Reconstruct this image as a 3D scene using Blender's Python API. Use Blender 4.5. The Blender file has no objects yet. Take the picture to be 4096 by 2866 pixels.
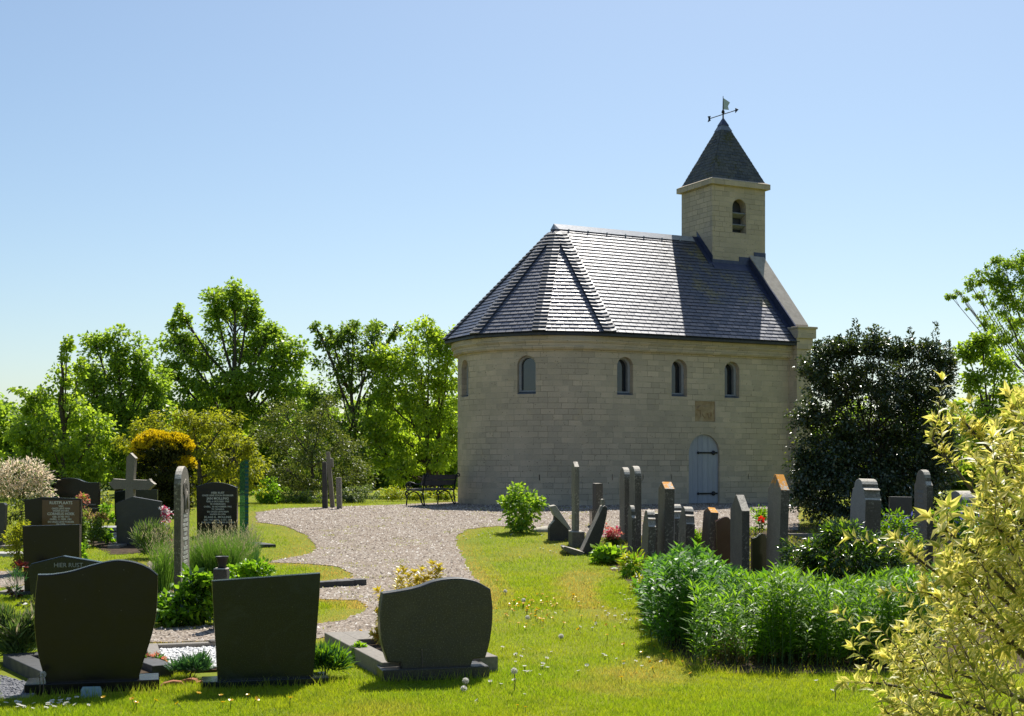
import bpy, bmesh, math, random
import numpy as np
from mathutils import Vector, Matrix
from mathutils.geometry import tessellate_polygon
R_ = math.radians
scene = bpy.context.scene
COL = scene.collection
# ------------------------------------------------------------------ camera
CAMZ = 1.65
cd = bpy.data.cameras.new("camera"); cam = bpy.data.objects.new("camera", cd); COL.objects.link(cam)
cam.location = (0, 0, CAMZ); cam.rotation_euler = (R_(90), 0, 0)
cd.sensor_width = 36.0; cd.lens = 5300.0 / 4096.0 * 36.0
cd.shift_y = 423.0 / 4096.0
cd.clip_start = 0.05; cd.clip_end = 5000
scene.camera = cam
# ------------------------------------------------------------------ sky and sun (high, beyond the chapel, a little to the right)
SUN_AZ = math.atan2(.232, .973)          # clockwise from +Y
SUN_EL = R_(52.5)
w = bpy.data.worlds.new("World"); scene.world = w; w.use_nodes = True
nt = w.node_tree; nt.nodes.clear()
sky = nt.nodes.new('ShaderNodeTexSky'); sky.sky_type = 'NISHITA'; sky.sun_disc = False
sky.sun_elevation = SUN_EL; sky.sun_rotation = SUN_AZ
sky.altitude = 0; sky.air_density = 1.0; sky.dust_density = 0.9; sky.ozone_density = 2.6
bg = nt.nodes.new('ShaderNodeBackground'); bg.inputs[1].default_value = 0.083
out = nt.nodes.new('ShaderNodeOutputWorld')
tint = nt.nodes.new('ShaderNodeMix'); tint.data_type = 'RGBA'; tint.blend_type = 'MULTIPLY'; tint.inputs[0].default_value = 1; tint.inputs[7].default_value = (1.015, 1.05, 1.03, 1)
nt.links.new(sky.outputs[0], tint.inputs[6]); nt.links.new(tint.outputs[2], bg.inputs[0]); nt.links.new(bg.outputs[0], out.inputs[0])
sl = bpy.data.lights.new("sun", 'SUN'); sl.energy = 5.0; sl.angle = R_(0.53); sl.color = (1.0, 0.955, 0.88)
sun = bpy.data.objects.new("sun", sl); COL.objects.link(sun); sun.location = (8, 10, 40)
sd = Vector((math.sin(SUN_AZ) * math.cos(SUN_EL), math.cos(SUN_AZ) * math.cos(SUN_EL), math.sin(SUN_EL)))
sun.rotation_euler = sd.to_track_quat('Z', 'Y').to_euler()
vs = scene.view_settings
vs.view_transform = 'Standard'; vs.look = 'None'; vs.gamma = 1; vs.use_curve_mapping = False; vs.exposure = 0.5
scene.cycles.max_bounces = 8; scene.cycles.transparent_max_bounces = 8
scene.cycles.caustics_reflective = False; scene.cycles.caustics_refractive = False
# ------------------------------------------------------------------ pixel <-> place helpers (photo measured at 2296 px width)
S_ = 4096 / 2296.0
F = 5300 / S_; CX = 1148.0; HY = 1856 / S_
def g(y):
    t = min(1.0, max(0.0, (y - 18.0) / 14.5)); return 0.56 * t * t * (3 - 2 * t)
def gnp(y):
    t = np.clip((y - 18.0) / 14.5, 0, 1); return 0.56 * t * t * (3 - 2 * t)
def gq(x, y):
    "ground point seen at photo position x, y"
    lo, hi = 3.0, 400.0
    for _ in range(60):
        m = (lo + hi) / 2
        if (CAMZ - g(m)) * F / m + HY > y: lo = m
        else: hi = m
    return Vector(((x - CX) / F * lo, lo, g(lo)))
def at(x, y, Y): return Vector(((x - CX) / F * Y, Y, CAMZ + (HY - y) / F * Y))
def gx(x, Y): return Vector(((x - CX) / F * Y, Y, g(Y)))
def pxm(Y): return Y / F            # metres per photo pixel at depth Y
# ------------------------------------------------------------------ materials
def newmat(name):
    m = bpy.data.materials.new(name); m.use_nodes = True; n = m.node_tree
    for x in list(n.nodes): n.nodes.remove(x)
    o = n.nodes.new('ShaderNodeOutputMaterial')
    return m, n, o
def N(n, t, **kw):
    x = n.nodes.new(t)
    for k, v in kw.items():
        if k.startswith('i_'):
            key = k[2:]; key = int(key) if key.isdigit() else key.replace('_', ' ')
            x.inputs[key].default_value = v
        else: setattr(x, k, v)
    return x
def L(n, a, b): n.links.new(a, b)
def c4(c): return (c[0], c[1], c[2], 1)
def ramp(n, fac, stops):
    r = n.nodes.new('ShaderNodeValToRGB'); e = r.color_ramp.elements
    while len(e) < len(stops): e.new(0.5)
    for el, (p, c) in zip(e, stops): el.position = p; el.color = c4(c) if len(c) == 3 else c
    n.links.new(fac, r.inputs[0]); return r.outputs[0]
def mixc(n, fac, a, b, mode='MIX'):
    m = n.nodes.new('ShaderNodeMix'); m.data_type = 'RGBA'; m.blend_type = mode
    for s, v in ((0, fac), (6, a), (7, b)):
        if hasattr(v, 'links') or hasattr(v, 'is_output'): n.links.new(v, m.inputs[s])
        else: m.inputs[s].default_value = v if s == 0 else c4(v)
    return m.outputs[2]
def noise(n, vec, scale, detail=4, rough=.55, dist=0):
    x = N(n, 'ShaderNodeTexNoise'); x.inputs['Scale'].default_value = scale; x.inputs['Detail'].default_value = detail
    x.inputs['Roughness'].default_value = rough; x.inputs['Distortion'].default_value = dist
    if vec is not None: n.links.new(vec, x.inputs['Vector'])
    return x.outputs[0]
def mathn(n, op, a, b=None, clamp=False):
    x = n.nodes.new('ShaderNodeMath'); x.operation = op; x.use_clamp = clamp
    for i, v in enumerate((a, b)):
        if v is None: continue
        if isinstance(v, (int, float)): x.inputs[i].default_value = v
        else: n.links.new(v, x.inputs[i])
    return x.outputs[0]
def bump(n, h, strength=.3, dist=.01):
    b = N(n, 'ShaderNodeBump'); b.inputs['Strength'].default_value = strength; b.inputs['Distance'].default_value = dist
    n.links.new(h, b.inputs['Height']); return b.outputs[0]
def princ(n, o, col, rough=.6, spec=.5, metal=0, nrm=None):
    p = N(n, 'ShaderNodeBsdfPrincipled')
    for k, v in (('Base Color', col), ('Roughness', rough), ('Specular IOR Level', spec), ('Metallic', metal)):
        if hasattr(v, 'is_output'): n.links.new(v, p.inputs[k])
        else: p.inputs[k].default_value = c4(v) if k == 'Base Color' else v
    if nrm is not None: n.links.new(nrm, p.inputs['Normal'])
    n.links.new(p.outputs[0], o.inputs[0]); return p
def objco(n): return N(n, 'ShaderNodeTexCoord').outputs['Object']
def posco(n): return N(n, 'ShaderNodeNewGeometry').outputs['Position']
def island(n): return N(n, 'ShaderNodeNewGeometry').outputs['Random Per Island']

def m_simple(name, c, c2=None, sc=20, rough=.6, spec=.4, metal=0, bmp=0, bdist=.003):
    m, n, o = newmat(name); co = objco(n)
    nz = noise(n, co, sc, 5, .6)
    col = ramp(n, nz, [(.3, c), (.7, c2 or c)])
    princ(n, o, col, rough, spec, metal, bump(n, nz, bmp, bdist) if bmp else None)
    return m
def m_granite(name, c, fleck, sc=180, rough=.12, spec=.5, vein_or_reflection=None):
    "polished or honed stone with fine flecks and soft cloudy veins or a painted reflection"
    m, n, o = newmat(name); co = objco(n)
    f = noise(n, co, sc, 2, .7); cl = noise(n, co, 3.5, 6, .65, 1.2)
    col = ramp(n, f, [(.52, c), (.72, fleck)])
    col = mixc(n, ramp(n, cl, [(.5, (0, 0, 0)), (.8, (.8, .8, .8))]), col, vein_or_reflection or fleck)
    sv = N(n, 'ShaderNodeTexVoronoi', i_Scale=22.0); L(n, co, sv.inputs['Vector'])
    sk = mathn(n, 'MULTIPLY', ramp(n, sv.outputs['Distance'], [(.05, (1,) * 3), (.10, (0,) * 3)]), ramp(n, noise(n, co, 6, 2), [(.57, (0,) * 3), (.6, (1,) * 3)]))
    col = mixc(n, mathn(n, 'MULTIPLY', sk, .6), col, (.22, .21, .18))
    rr = ramp(n, noise(n, co, 9, 4), [(.3, (rough, rough, rough)), (.8, (rough * 1.8,) * 3)])
    princ(n, o, col, rr, spec, 0, bump(n, f, .04, .001))
    return m
def m_oldstone(name, c, c2, lichen=(.36, .33, .27), lam=.62, orange=None, topz=None):
    "weathered bluestone: blotched, pitted, with pale lichen spots and optional orange lichen near the top"
    m, n, o = newmat(name); co = objco(n)
    a = noise(n, co, 5, 6, .65, .6); fine = noise(n, co, 60, 5, .7); big = noise(n, co, 1.7, 3)
    col = mixc(n, a, c, c2)
    col = mixc(n, ramp(n, fine, [(.35, (.6,) * 3), (.65, (0,) * 3)]), col, (c[0] * .45, c[1] * .45, c[2] * .45))
    spots = ramp(n, noise(n, co, 26, 3, .8), [(lam, (0,) * 3), (lam + .07, (1,) * 3)])
    spots = mixc(n, spots, (0, 0, 0), ramp(n, big, [(.4, (0,) * 3), (.6, (1,) * 3)]))
    col = mixc(n, spots, col, lichen)
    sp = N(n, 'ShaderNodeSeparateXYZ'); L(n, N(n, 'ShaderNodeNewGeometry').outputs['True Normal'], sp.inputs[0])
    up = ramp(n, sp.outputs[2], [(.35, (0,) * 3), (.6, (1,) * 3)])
    sunlit_top = mixc(n, ramp(n, fine, [(.35, (0,) * 3), (.6, (1,) * 3)]), (.30, .27, .22), (.66, .60, .50))  # pale mottled tops: sunlight put into the colour of up-facing faces
    col = mixc(n, mathn(n, 'MULTIPLY', up, ramp(n, noise(n, co, 11, 4, .7), [(.32, (.25,) * 3), (.5, (1,) * 3)])), col, sunlit_top)
    if orange:
        sz = N(n, 'ShaderNodeSeparateXYZ'); L(n, co, sz.inputs[0])
        hz = mathn(n, 'MINIMUM', mathn(n, 'MULTIPLY', mathn(n, 'SUBTRACT', sz.outputs[2], topz), .8), .1)
        k = mathn(n, 'ADD', mathn(n, 'ADD', noise(n, co, 19, 5, .75), hz), mathn(n, 'MULTIPLY', up, .10))
        col = mixc(n, ramp(n, k, [(.58, (0,) * 3), (.64, (1,) * 3)]), col, orange)
    princ(n, o, col, .85, .25, 0, bump(n, fine, .5, .006))
    return m
def m_leaf(name, c1, c2, trans=.5, rough=.45, spec=.35, tcol=None, edge=None, emid=.55):
    "thin leaf: diffuse and gloss on top, light passing through; hue differs from leaf to leaf"
    m, n, o = newmat(name); r = island(n)
    col = mixc(n, r, c1, c2)
    if edge is not None:
        uv = N(n, 'ShaderNodeUVMap'); sp = N(n, 'ShaderNodeSeparateXYZ'); L(n, uv.outputs[0], sp.inputs[0])
        d = mathn(n, 'ABSOLUTE', mathn(n, 'SUBTRACT', sp.outputs[0], .5))
        k = ramp(n, mathn(n, 'ADD', d, mathn(n, 'MULTIPLY', mathn(n, 'SUBTRACT', r, .5), .25)), [(emid * .35, (0,) * 3), (emid * .75, (1,) * 3)])
        col = mixc(n, k, col, edge)
    p = N(n, 'ShaderNodeBsdfPrincipled'); L(n, col, p.inputs['Base Color'])
    p.inputs['Roughness'].default_value = rough; p.inputs['Specular IOR Level'].default_value = spec
    t = N(n, 'ShaderNodeBsdfTranslucent')
    tc = mixc(n, 1.0, col, tcol or (2.3, 2.15, .8), 'MULTIPLY'); L(n, tc, t.inputs[0])
    mx = N(n, 'ShaderNodeMixShader'); mx.inputs[0].default_value = trans
    L(n, p.outputs[0], mx.inputs[1]); L(n, t.outputs[0], mx.inputs[2]); L(n, mx.outputs[0], o.inputs[0])
    return m
# ------------------------------------------------------------------ object helpers
def link(o, parent=None):
    COL.objects.link(o)
    if parent is not None: o.parent = parent
    return o
def tag(o, label=None, cat=None, group=None, kind=None):
    if label: o['label'] = label
    if cat: o['category'] = cat
    if group: o['group'] = group
    if kind: o['kind'] = kind
    return o
def empty(name, loc, rz=0, label=None, cat=None, group=None):
    o = bpy.data.objects.new(name, None); COL.objects.link(o); o.location = loc; o.rotation_euler = (0, 0, rz); o.empty_display_size = .2
    return tag(o, label, cat, group)
def mobj(name, me, mats, parent=None, smooth=False):
    if not isinstance(mats, (list, tuple)): mats = [mats]
    for m in mats: me.materials.append(m)
    if smooth: me.polygons.foreach_set('use_smooth', [True] * len(me.polygons))
    return link(bpy.data.objects.new(name, me), parent)
def bobj(name, bm, mats, parent=None, smooth=False, recalc=True):
    if recalc: bmesh.ops.recalc_face_normals(bm, faces=bm.faces)
    me = bpy.data.meshes.new(name); bm.to_mesh(me); bm.free()
    return mobj(name, me, mats, parent, smooth)
def rawmesh(name, V, Fc, nper, uv=None, mi=None):
    "numpy mesh: V (n,3), Fc flat indices, nper corners per face"
    me = bpy.data.meshes.new(name); V = np.asarray(V, np.float32); Fc = np.asarray(Fc, np.int32).ravel(); nf = len(Fc) // nper
    me.vertices.add(len(V)); me.vertices.foreach_set('co', V.ravel())
    me.loops.add(len(Fc)); me.loops.foreach_set('vertex_index', Fc)
    me.polygons.add(nf); me.polygons.foreach_set('loop_start', np.arange(nf, dtype=np.int32) * nper)
    if uv is not None:
        l = me.uv_layers.new(name='UVMap'); l.data.foreach_set('uv', np.asarray(uv, np.float32).ravel())
    if mi is not None: me.polygons.foreach_set('material_index', np.asarray(mi, np.int32))
    me.update(calc_edges=True); return me
def box(bm, a, b, M=None, mi=0):
    x0, y0, z0 = a; x1, y1, z1 = b
    vs_ = [bm.verts.new(Vector(p) if M is None else M @ Vector(p)) for p in ((x0, y0, z0), (x1, y0, z0), (x1, y1, z0), (x0, y1, z0), (x0, y0, z1), (x1, y0, z1), (x1, y1, z1), (x0, y1, z1))]
    for f in ((3, 2, 1, 0), (4, 5, 6, 7), (0, 1, 5, 4), (1, 2, 6, 5), (2, 3, 7, 6), (3, 0, 4, 7)):
        bm.faces.new([vs_[i] for i in f]).material_index = mi
def prism(bm, pts, y0, y1, M=None, mi=0, bevel=0):
    "polygon in x,z extruded along y"
    tr = (lambda p: Vector(p)) if M is None else (lambda p: M @ Vector(p))
    A = [bm.verts.new(tr((p[0], y0, p[1]))) for p in pts]; B = [bm.verts.new(tr((p[0], y1, p[1]))) for p in pts]
    n = len(pts); fs = [bm.faces.new(A), bm.faces.new(B[::-1])]
    for i in range(n): fs.append(bm.faces.new((A[(i + 1) % n], A[i], B[i], B[(i + 1) % n])))
    for f in fs: f.material_index = mi
    bmesh.ops.recalc_face_normals(bm, faces=fs)
    if bevel:
        ed = [e for e in set(A[i].link_edges[j] for i in range(n) for j in range(len(A[i].link_edges))) | set(e for v in B for e in v.link_edges) if (e.verts[0] in A) == (e.verts[1] in A)]
        bmesh.ops.bevel(bm, geom=ed, offset=bevel, segments=2, affect='EDGES', profile=.6)
def zprism(bm, pts, z0, z1, mi=0, bevel=0):
    A = [bm.verts.new((p[0], p[1], z0)) for p in pts]; B = [bm.verts.new((p[0], p[1], z1)) for p in pts]
    n = len(pts); fs = [bm.faces.new(A[::-1]), bm.faces.new(B)]
    for i in range(n): fs.append(bm.faces.new((A[i], A[(i + 1) % n], B[(i + 1) % n], B[i])))
    for f in fs: f.material_index = mi
    bmesh.ops.recalc_face_normals(bm, faces=fs)
    if bevel:
        ed = [e for e in {e for v in B for e in v.link_edges} if e.verts[0] in B and e.verts[1] in B]
        bmesh.ops.bevel(bm, geom=ed, offset=bevel, segments=1, affect='EDGES')
def tube(bm, pts, rad, seg=8, mi=0, cap=True):
    pts = [Vector(p) for p in pts]; n = len(pts); rads = rad if isinstance(rad, (list, tuple)) else [rad] * n
    rings = []; up = Vector((0, 0, 1)); prev = None
    for i, p in enumerate(pts):
        t = (pts[min(i + 1, n - 1)] - pts[max(i - 1, 0)]).normalized()
        a = prev if prev is not None else (Vector((1, 0, 0)) if abs(t.z) > .9 else up)
        x = (a - t * a.dot(t))
        if x.length < 1e-6: x = t.orthogonal()
        x.normalize(); y = t.cross(x); prev = x
        rings.append([bm.verts.new(p + (x * math.cos(k * 2 * math.pi / seg) + y * math.sin(k * 2 * math.pi / seg)) * rads[i]) for k in range(seg)])
    for a, b in zip(rings, rings[1:]):
        for k in range(seg):
            f = bm.faces.new((a[k], a[(k + 1) % seg], b[(k + 1) % seg], b[k])); f.material_index = mi; f.smooth = True
    if cap:
        bm.faces.new(rings[0][::-1]).material_index = mi; bm.faces.new(rings[-1]).material_index = mi
def lathe(bm, prof, seg=20, M=None, mi=0):
    rings = []
    for r, z in prof:
        rings.append([bm.verts.new((M @ Vector((r * math.cos(k * 2 * math.pi / seg), r * math.sin(k * 2 * math.pi / seg), z))) if M is not None else (r * math.cos(k * 2 * math.pi / seg), r * math.sin(k * 2 * math.pi / seg), z)) for k in range(seg)])
    for a, b in zip(rings, rings[1:]):
        for k in range(seg):
            f = bm.faces.new((a[k], a[(k + 1) % seg], b[(k + 1) % seg], b[k])); f.smooth = True; f.material_index = mi
    bm.faces.new(rings[0][::-1]); bm.faces.new(rings[-1])
def arch(w, h, n=14, x0=0, z0=0):
    "round-headed opening outline, w wide, h high in all"
    r = w / 2; p = [(x0 - r, z0), (x0 + r, z0)]
    p += [(x0 + r * math.cos(math.pi * k / n), z0 + h - r + r * math.sin(math.pi * k / n)) for k in range(n + 1)]
    return p
def boolean(ob, cutter_bm):
    bmesh.ops.recalc_face_normals(cutter_bm, faces=cutter_bm.faces)
    me = bpy.data.meshes.new('cut'); cutter_bm.to_mesh(me); cutter_bm.free()
    c = bpy.data.objects.new('cut', me); COL.objects.link(c); c.matrix_world = Matrix()
    md = ob.modifiers.new('b', 'BOOLEAN'); md.operation = 'DIFFERENCE'; md.object = c; md.solver = 'EXACT'
    par = ob.parent; ob.parent = None
    bpy.context.view_layer.update()
    new = bpy.data.meshes.new_from_object(ob.evaluated_get(bpy.context.evaluated_depsgraph_get()))
    ob.modifiers.clear(); old = ob.data; ob.data = new; ob.parent = par
    bpy.data.objects.remove(c); bpy.data.meshes.remove(me); bpy.data.meshes.remove(old)
def inpoly(px, py, poly):
    r = np.zeros(px.shape, bool); n = len(poly); j = n - 1
    for i in range(n):
        xi, yi = poly[i]; xj, yj = poly[j]
        r ^= ((yi > py) != (yj > py)) & (px < (xj - xi) * (py - yi) / (yj - yi + 1e-12) + xi); j = i
    return r
# ------------------------------------------------------------------ leaves
def leafmesh(name, P, D, U, ln, wd, fold=.25, droop=.15, simple=False):
    "leaves at P pointing along D, upper side U, length ln, width wd (arrays)"
    n = len(P); D = D / (np.linalg.norm(D, axis=1, keepdims=True) + 1e-9)
    X = np.cross(D, U); X /= (np.linalg.norm(X, axis=1, keepdims=True) + 1e-9); Un = np.cross(X, D)
    ln = np.broadcast_to(np.asarray(ln, float), (n,))[:, None]; wd = np.broadcast_to(np.asarray(wd, float), (n,))[:, None]
    base = P; tip = P + D * ln - Un * ln * droop
    mid = P + D * ln * .45
    lf = mid - X * wd * .5 + Un * wd * fold; rt = mid + X * wd * .5 + Un * wd * fold
    if simple:
        V = np.stack([base, rt, tip, lf], 1).reshape(-1, 3); Fc = np.arange(4 * n)
        uv = np.tile(np.array([[.5, 0], [1, .5], [.5, 1], [0, .5]]), (n, 1))
        return rawmesh(name, V, Fc, 4, uv)
    mc = mid + Un * wd * .0
    V = np.stack([base, rt, tip, lf, mc], 1).reshape(-1, 3)
    idx = (np.arange(n)[:, None] * 5 + np.array([[0, 1, 4, 1, 2, 4, 2, 3, 4, 3, 0, 4]])).ravel()
    u = np.array([[.5, 0], [1, .45], [.5, .45], [1, .45], [.5, 1], [.5, .45], [.5, 1], [0, .45], [.5, .45], [0, .45], [.5, 0], [.5, .45]])
    return rawmesh(name, V, idx, 3, np.tile(u, (n, 1)))
def rdirs(rng, n):
    v = rng.normal(size=(n, 3)); return v / np.linalg.norm(v, axis=1, keepdims=True)
# ================================================================== SETTING: lawn, gravel, soil
PATHS = [
 [(575,1150),(640,1141),(860,1134),(1030,1126),(1300,1112),(1790,1112),(1790,1190),(1700,1187),(1500,1200),(1330,1207),(1235,1190),(1115,1180),(1040,1188),(1022,1205),(1030,1240),(1055,1285),(1085,1330),(1060,1385),(980,1422),(850,1430),(705,1432),(640,1432),(480,1440),(320,1443),(320,1412),(480,1404),(600,1400),(705,1401),(770,1394),(818,1372),(824,1358),(800,1347),(705,1345),(600,1345),(600,1316),(790,1297),(785,1285),(755,1272),(700,1265),(600,1262),(645,1252),(695,1242),(714,1226),(690,1203),(640,1180),(575,1172)],
 [(330,1262),(388,1258),(392,1350),(352,1352),(340,1300)],
 [(-200,1282),(38,1282),(70,1300),(40,1316),(-200,1330)],
]
SOIL = [
 [(1232,1196),(1335,1204),(1500,1196),(1700,1184),(2000,1170),(2700,1170),(2700,1500),(2200,1512),(1990,1514),(1640,1512),(1530,1490),(1474,1440),(1448,1390),(1436,1330),(1380,1282),(1296,1228)],
 [(190,1215),(330,1215),(400,1205),(380,1240),(250,1245)],
]
def px_of(X, Y, Z):
    return CX + F * X / Y, HY - F * (Z - CAMZ) / Y
def region(X, Y):
    "0 lawn, 1 gravel, 2 soil for ground points (arrays)"
    x, y = px_of(X, Y, gnp(Y)); r = np.zeros(X.shape, int)
    for p in SOIL: r[inpoly(x, y, p)] = 2
    for p in PATHS: r[inpoly(x, y, p)] = 1
    return r
def wob(X, Y, s=0.0):
    return (np.sin(X * 2.1 + s) * np.cos(Y * 1.7 + 1.3 * s) + .6 * np.sin(X * 5.3 - Y * 3.7 + s) + .5 * np.sin(X * 9.1 + Y * 11.3 + 2 * s)) / 2.1
# lawn sheet
m, n, o = newmat('lawn_ground'); co = posco(n)
a = noise(n, co, .8, 5, .6); b = noise(n, co, 18, 4, .7)
col = mixc(n, ramp(n, a, [(.35, (0,) * 3), (.7, (1,) * 3)]), (.20, .26, .016), (.30, .29, .03))
col = mixc(n, b, (.11, .13, .012), col)
princ(n, o, col, .9, .1, 0, bump(n, b, .6, .02)); M_LAWN = m
ys = np.concatenate([np.arange(-6, 46, .5), np.arange(46, 140, 4), np.array([140, 200, 300, 500, 900, 1600])])
xs = np.concatenate([-np.array([1200, 700, 400, 250, 150, 100, 70]), np.arange(-50, 50.1, 2), np.array([70, 100, 150, 250, 400, 700, 1200])])
GX, GY = np.meshgrid(xs, ys); V = np.stack([GX, GY, gnp(GY)], -1).reshape(-1, 3)
nx = len(xs); ii = np.arange(len(ys) - 1)[:, None] * nx + np.arange(nx - 1)[None]
lawn = mobj('lawn', rawmesh('lawn', V, np.stack([ii, ii + 1, ii + 1 + nx, ii + nx], -1), 4), M_LAWN, smooth=True); tag(lawn, kind='structure')
def sheet(name, code, step, lift, mat, y0, y1, xm):
    ys = np.arange(y0, y1, step); xs = np.arange(xm[0], xm[1], step); GX, GY = np.meshgrid(xs + step / 2, ys + step / 2)
    rg = region(GX + .06 * wob(GX, GY), GY + .06 * wob(GX, GY, 2.0)) == code
    jj, kk = np.nonzero(rg); nv = len(xs) + 1
    idx = np.stack([jj * nv + kk, jj * nv + kk + 1, (jj + 1) * nv + kk + 1, (jj + 1) * nv + kk], -1)
    u, inv = np.unique(idx, return_inverse=True); vy = ys[0] + (u // nv) * step; vx = xs[0] + (u % nv) * step
    V = np.stack([vx, vy, gnp(vy) + lift + .004 * wob(vx * 3, vy * 3, 1)], -1)
    return mobj(name, rawmesh(name, V, inv.reshape(-1), 4), mat, smooth=True)
m, n, o = newmat('gravel'); co = posco(n)
v = N(n, 'ShaderNodeTexVoronoi', i_Scale=34.0); L(n, co, v.inputs['Vector'])
col = ramp(n, N(n, 'ShaderNodeSeparateColor').outputs[0], [(0, (.165, .125, .09)), (.5, (.34, .275, .215)), (1, (.52, .46, .385))])
sc_ = [x for x in n.nodes if x.type == 'SEPARATE_COLOR'][0]; L(n, v.outputs['Color'], sc_.inputs[0])
pat = noise(n, co, 1.3, 5, .65)
col = mixc(n, ramp(n, pat, [(.45, (0,) * 3), (.75, (.55,) * 3)]), col, (.26, .19, .13))
col = mixc(n, ramp(n, noise(n, co, 5, 4, .7), [(.62, (0,) * 3), (.72, (.7,) * 3)]), col, (.12, .12, .05))
princ(n, o, col, .9, .15, 0, bump(n, v.outputs['Distance'], 1.0, .03)); M_GRAVEL = m
path = sheet('gravel_path', 1, .05, .008, M_GRAVEL, 9, 42, (-9, 12)); tag(path, kind='structure')
m, n, o = newmat('soil'); co = posco(n); a = noise(n, co, 9, 6, .7)
princ(n, o, ramp(n, a, [(.3, (.03, .02, .013)), (.7, (.12, .085, .055))]), .95, .1, 0, bump(n, a, .8, .04)); M_SOIL = m
soil = sheet('soil_bed', 2, .1, .006, M_SOIL, 8, 34, (-9, 12)); tag(soil, kind='structure')
# loose shell grit lying on the path: uncountable
rng = np.random.default_rng(5); n_ = 60000
Y_ = 10 + 26 * rng.random(n_) ** 1.0; X_ = -6 + 15 * rng.random(n_); k_ = region(X_, Y_) == 1; X_, Y_ = X_[k_], Y_[k_]; n_ = len(X_)
s_ = rng.uniform(.012, .03, n_)
base = np.array([[1, 0, 0], [-.5, .87, 0], [-.5, -.87, 0], [0, 0, .8]]) ; ang = rng.random(n_) * 6.28
ca, sa = np.cos(ang), np.sin(ang)
T = base[None] * s_[:, None, None] * rng.uniform(.5, 1.2, (n_, 4, 3))
V = np.stack([T[..., 0] * ca[:, None] - T[..., 1] * sa[:, None] + X_[:, None], T[..., 0] * sa[:, None] + T[..., 1] * ca[:, None] + Y_[:, None], T[..., 2] + gnp(Y_)[:, None] + .008], -1)
fi = (np.arange(n_)[:, None] * 4 + np.array([[0, 1, 3, 1, 2, 3, 2, 0, 3]])).ravel()
m, n, o = newmat('shell_grit'); r = island(n)
princ(n, o, ramp(n, r, [(0, (.09, .07, .055)), (.35, (.25, .20, .16)), (.8, (.40, .345, .29)), (1, (.66, .62, .56))]), .8, .2); M_GRIT = m
tag(mobj('loose_shell_grit', rawmesh('grit', V.reshape(-1, 3), fi, 3), M_GRIT), 'loose pale shell grit scattered over the gravel path', 'gravel', kind='stuff')
# ================================================================== CHAPEL
CH0 = Vector((2.315, 34.5, .56)); YAW = .475; CW = 5.309; CR = CW / 2; UG = 6.16; UO = 6.66
ZE, ZR, OV = 4.485, 7.733, .40; AC = .05; RP = CR + OV; URG = .17; SLOPE = (ZR - ZE) / RP
def chw(u, v, z):
    c, s = math.cos(YAW), math.sin(YAW); return Vector((CH0.x + u * c - v * s, CH0.y + u * s + v * c, CH0.z + z))
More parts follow.
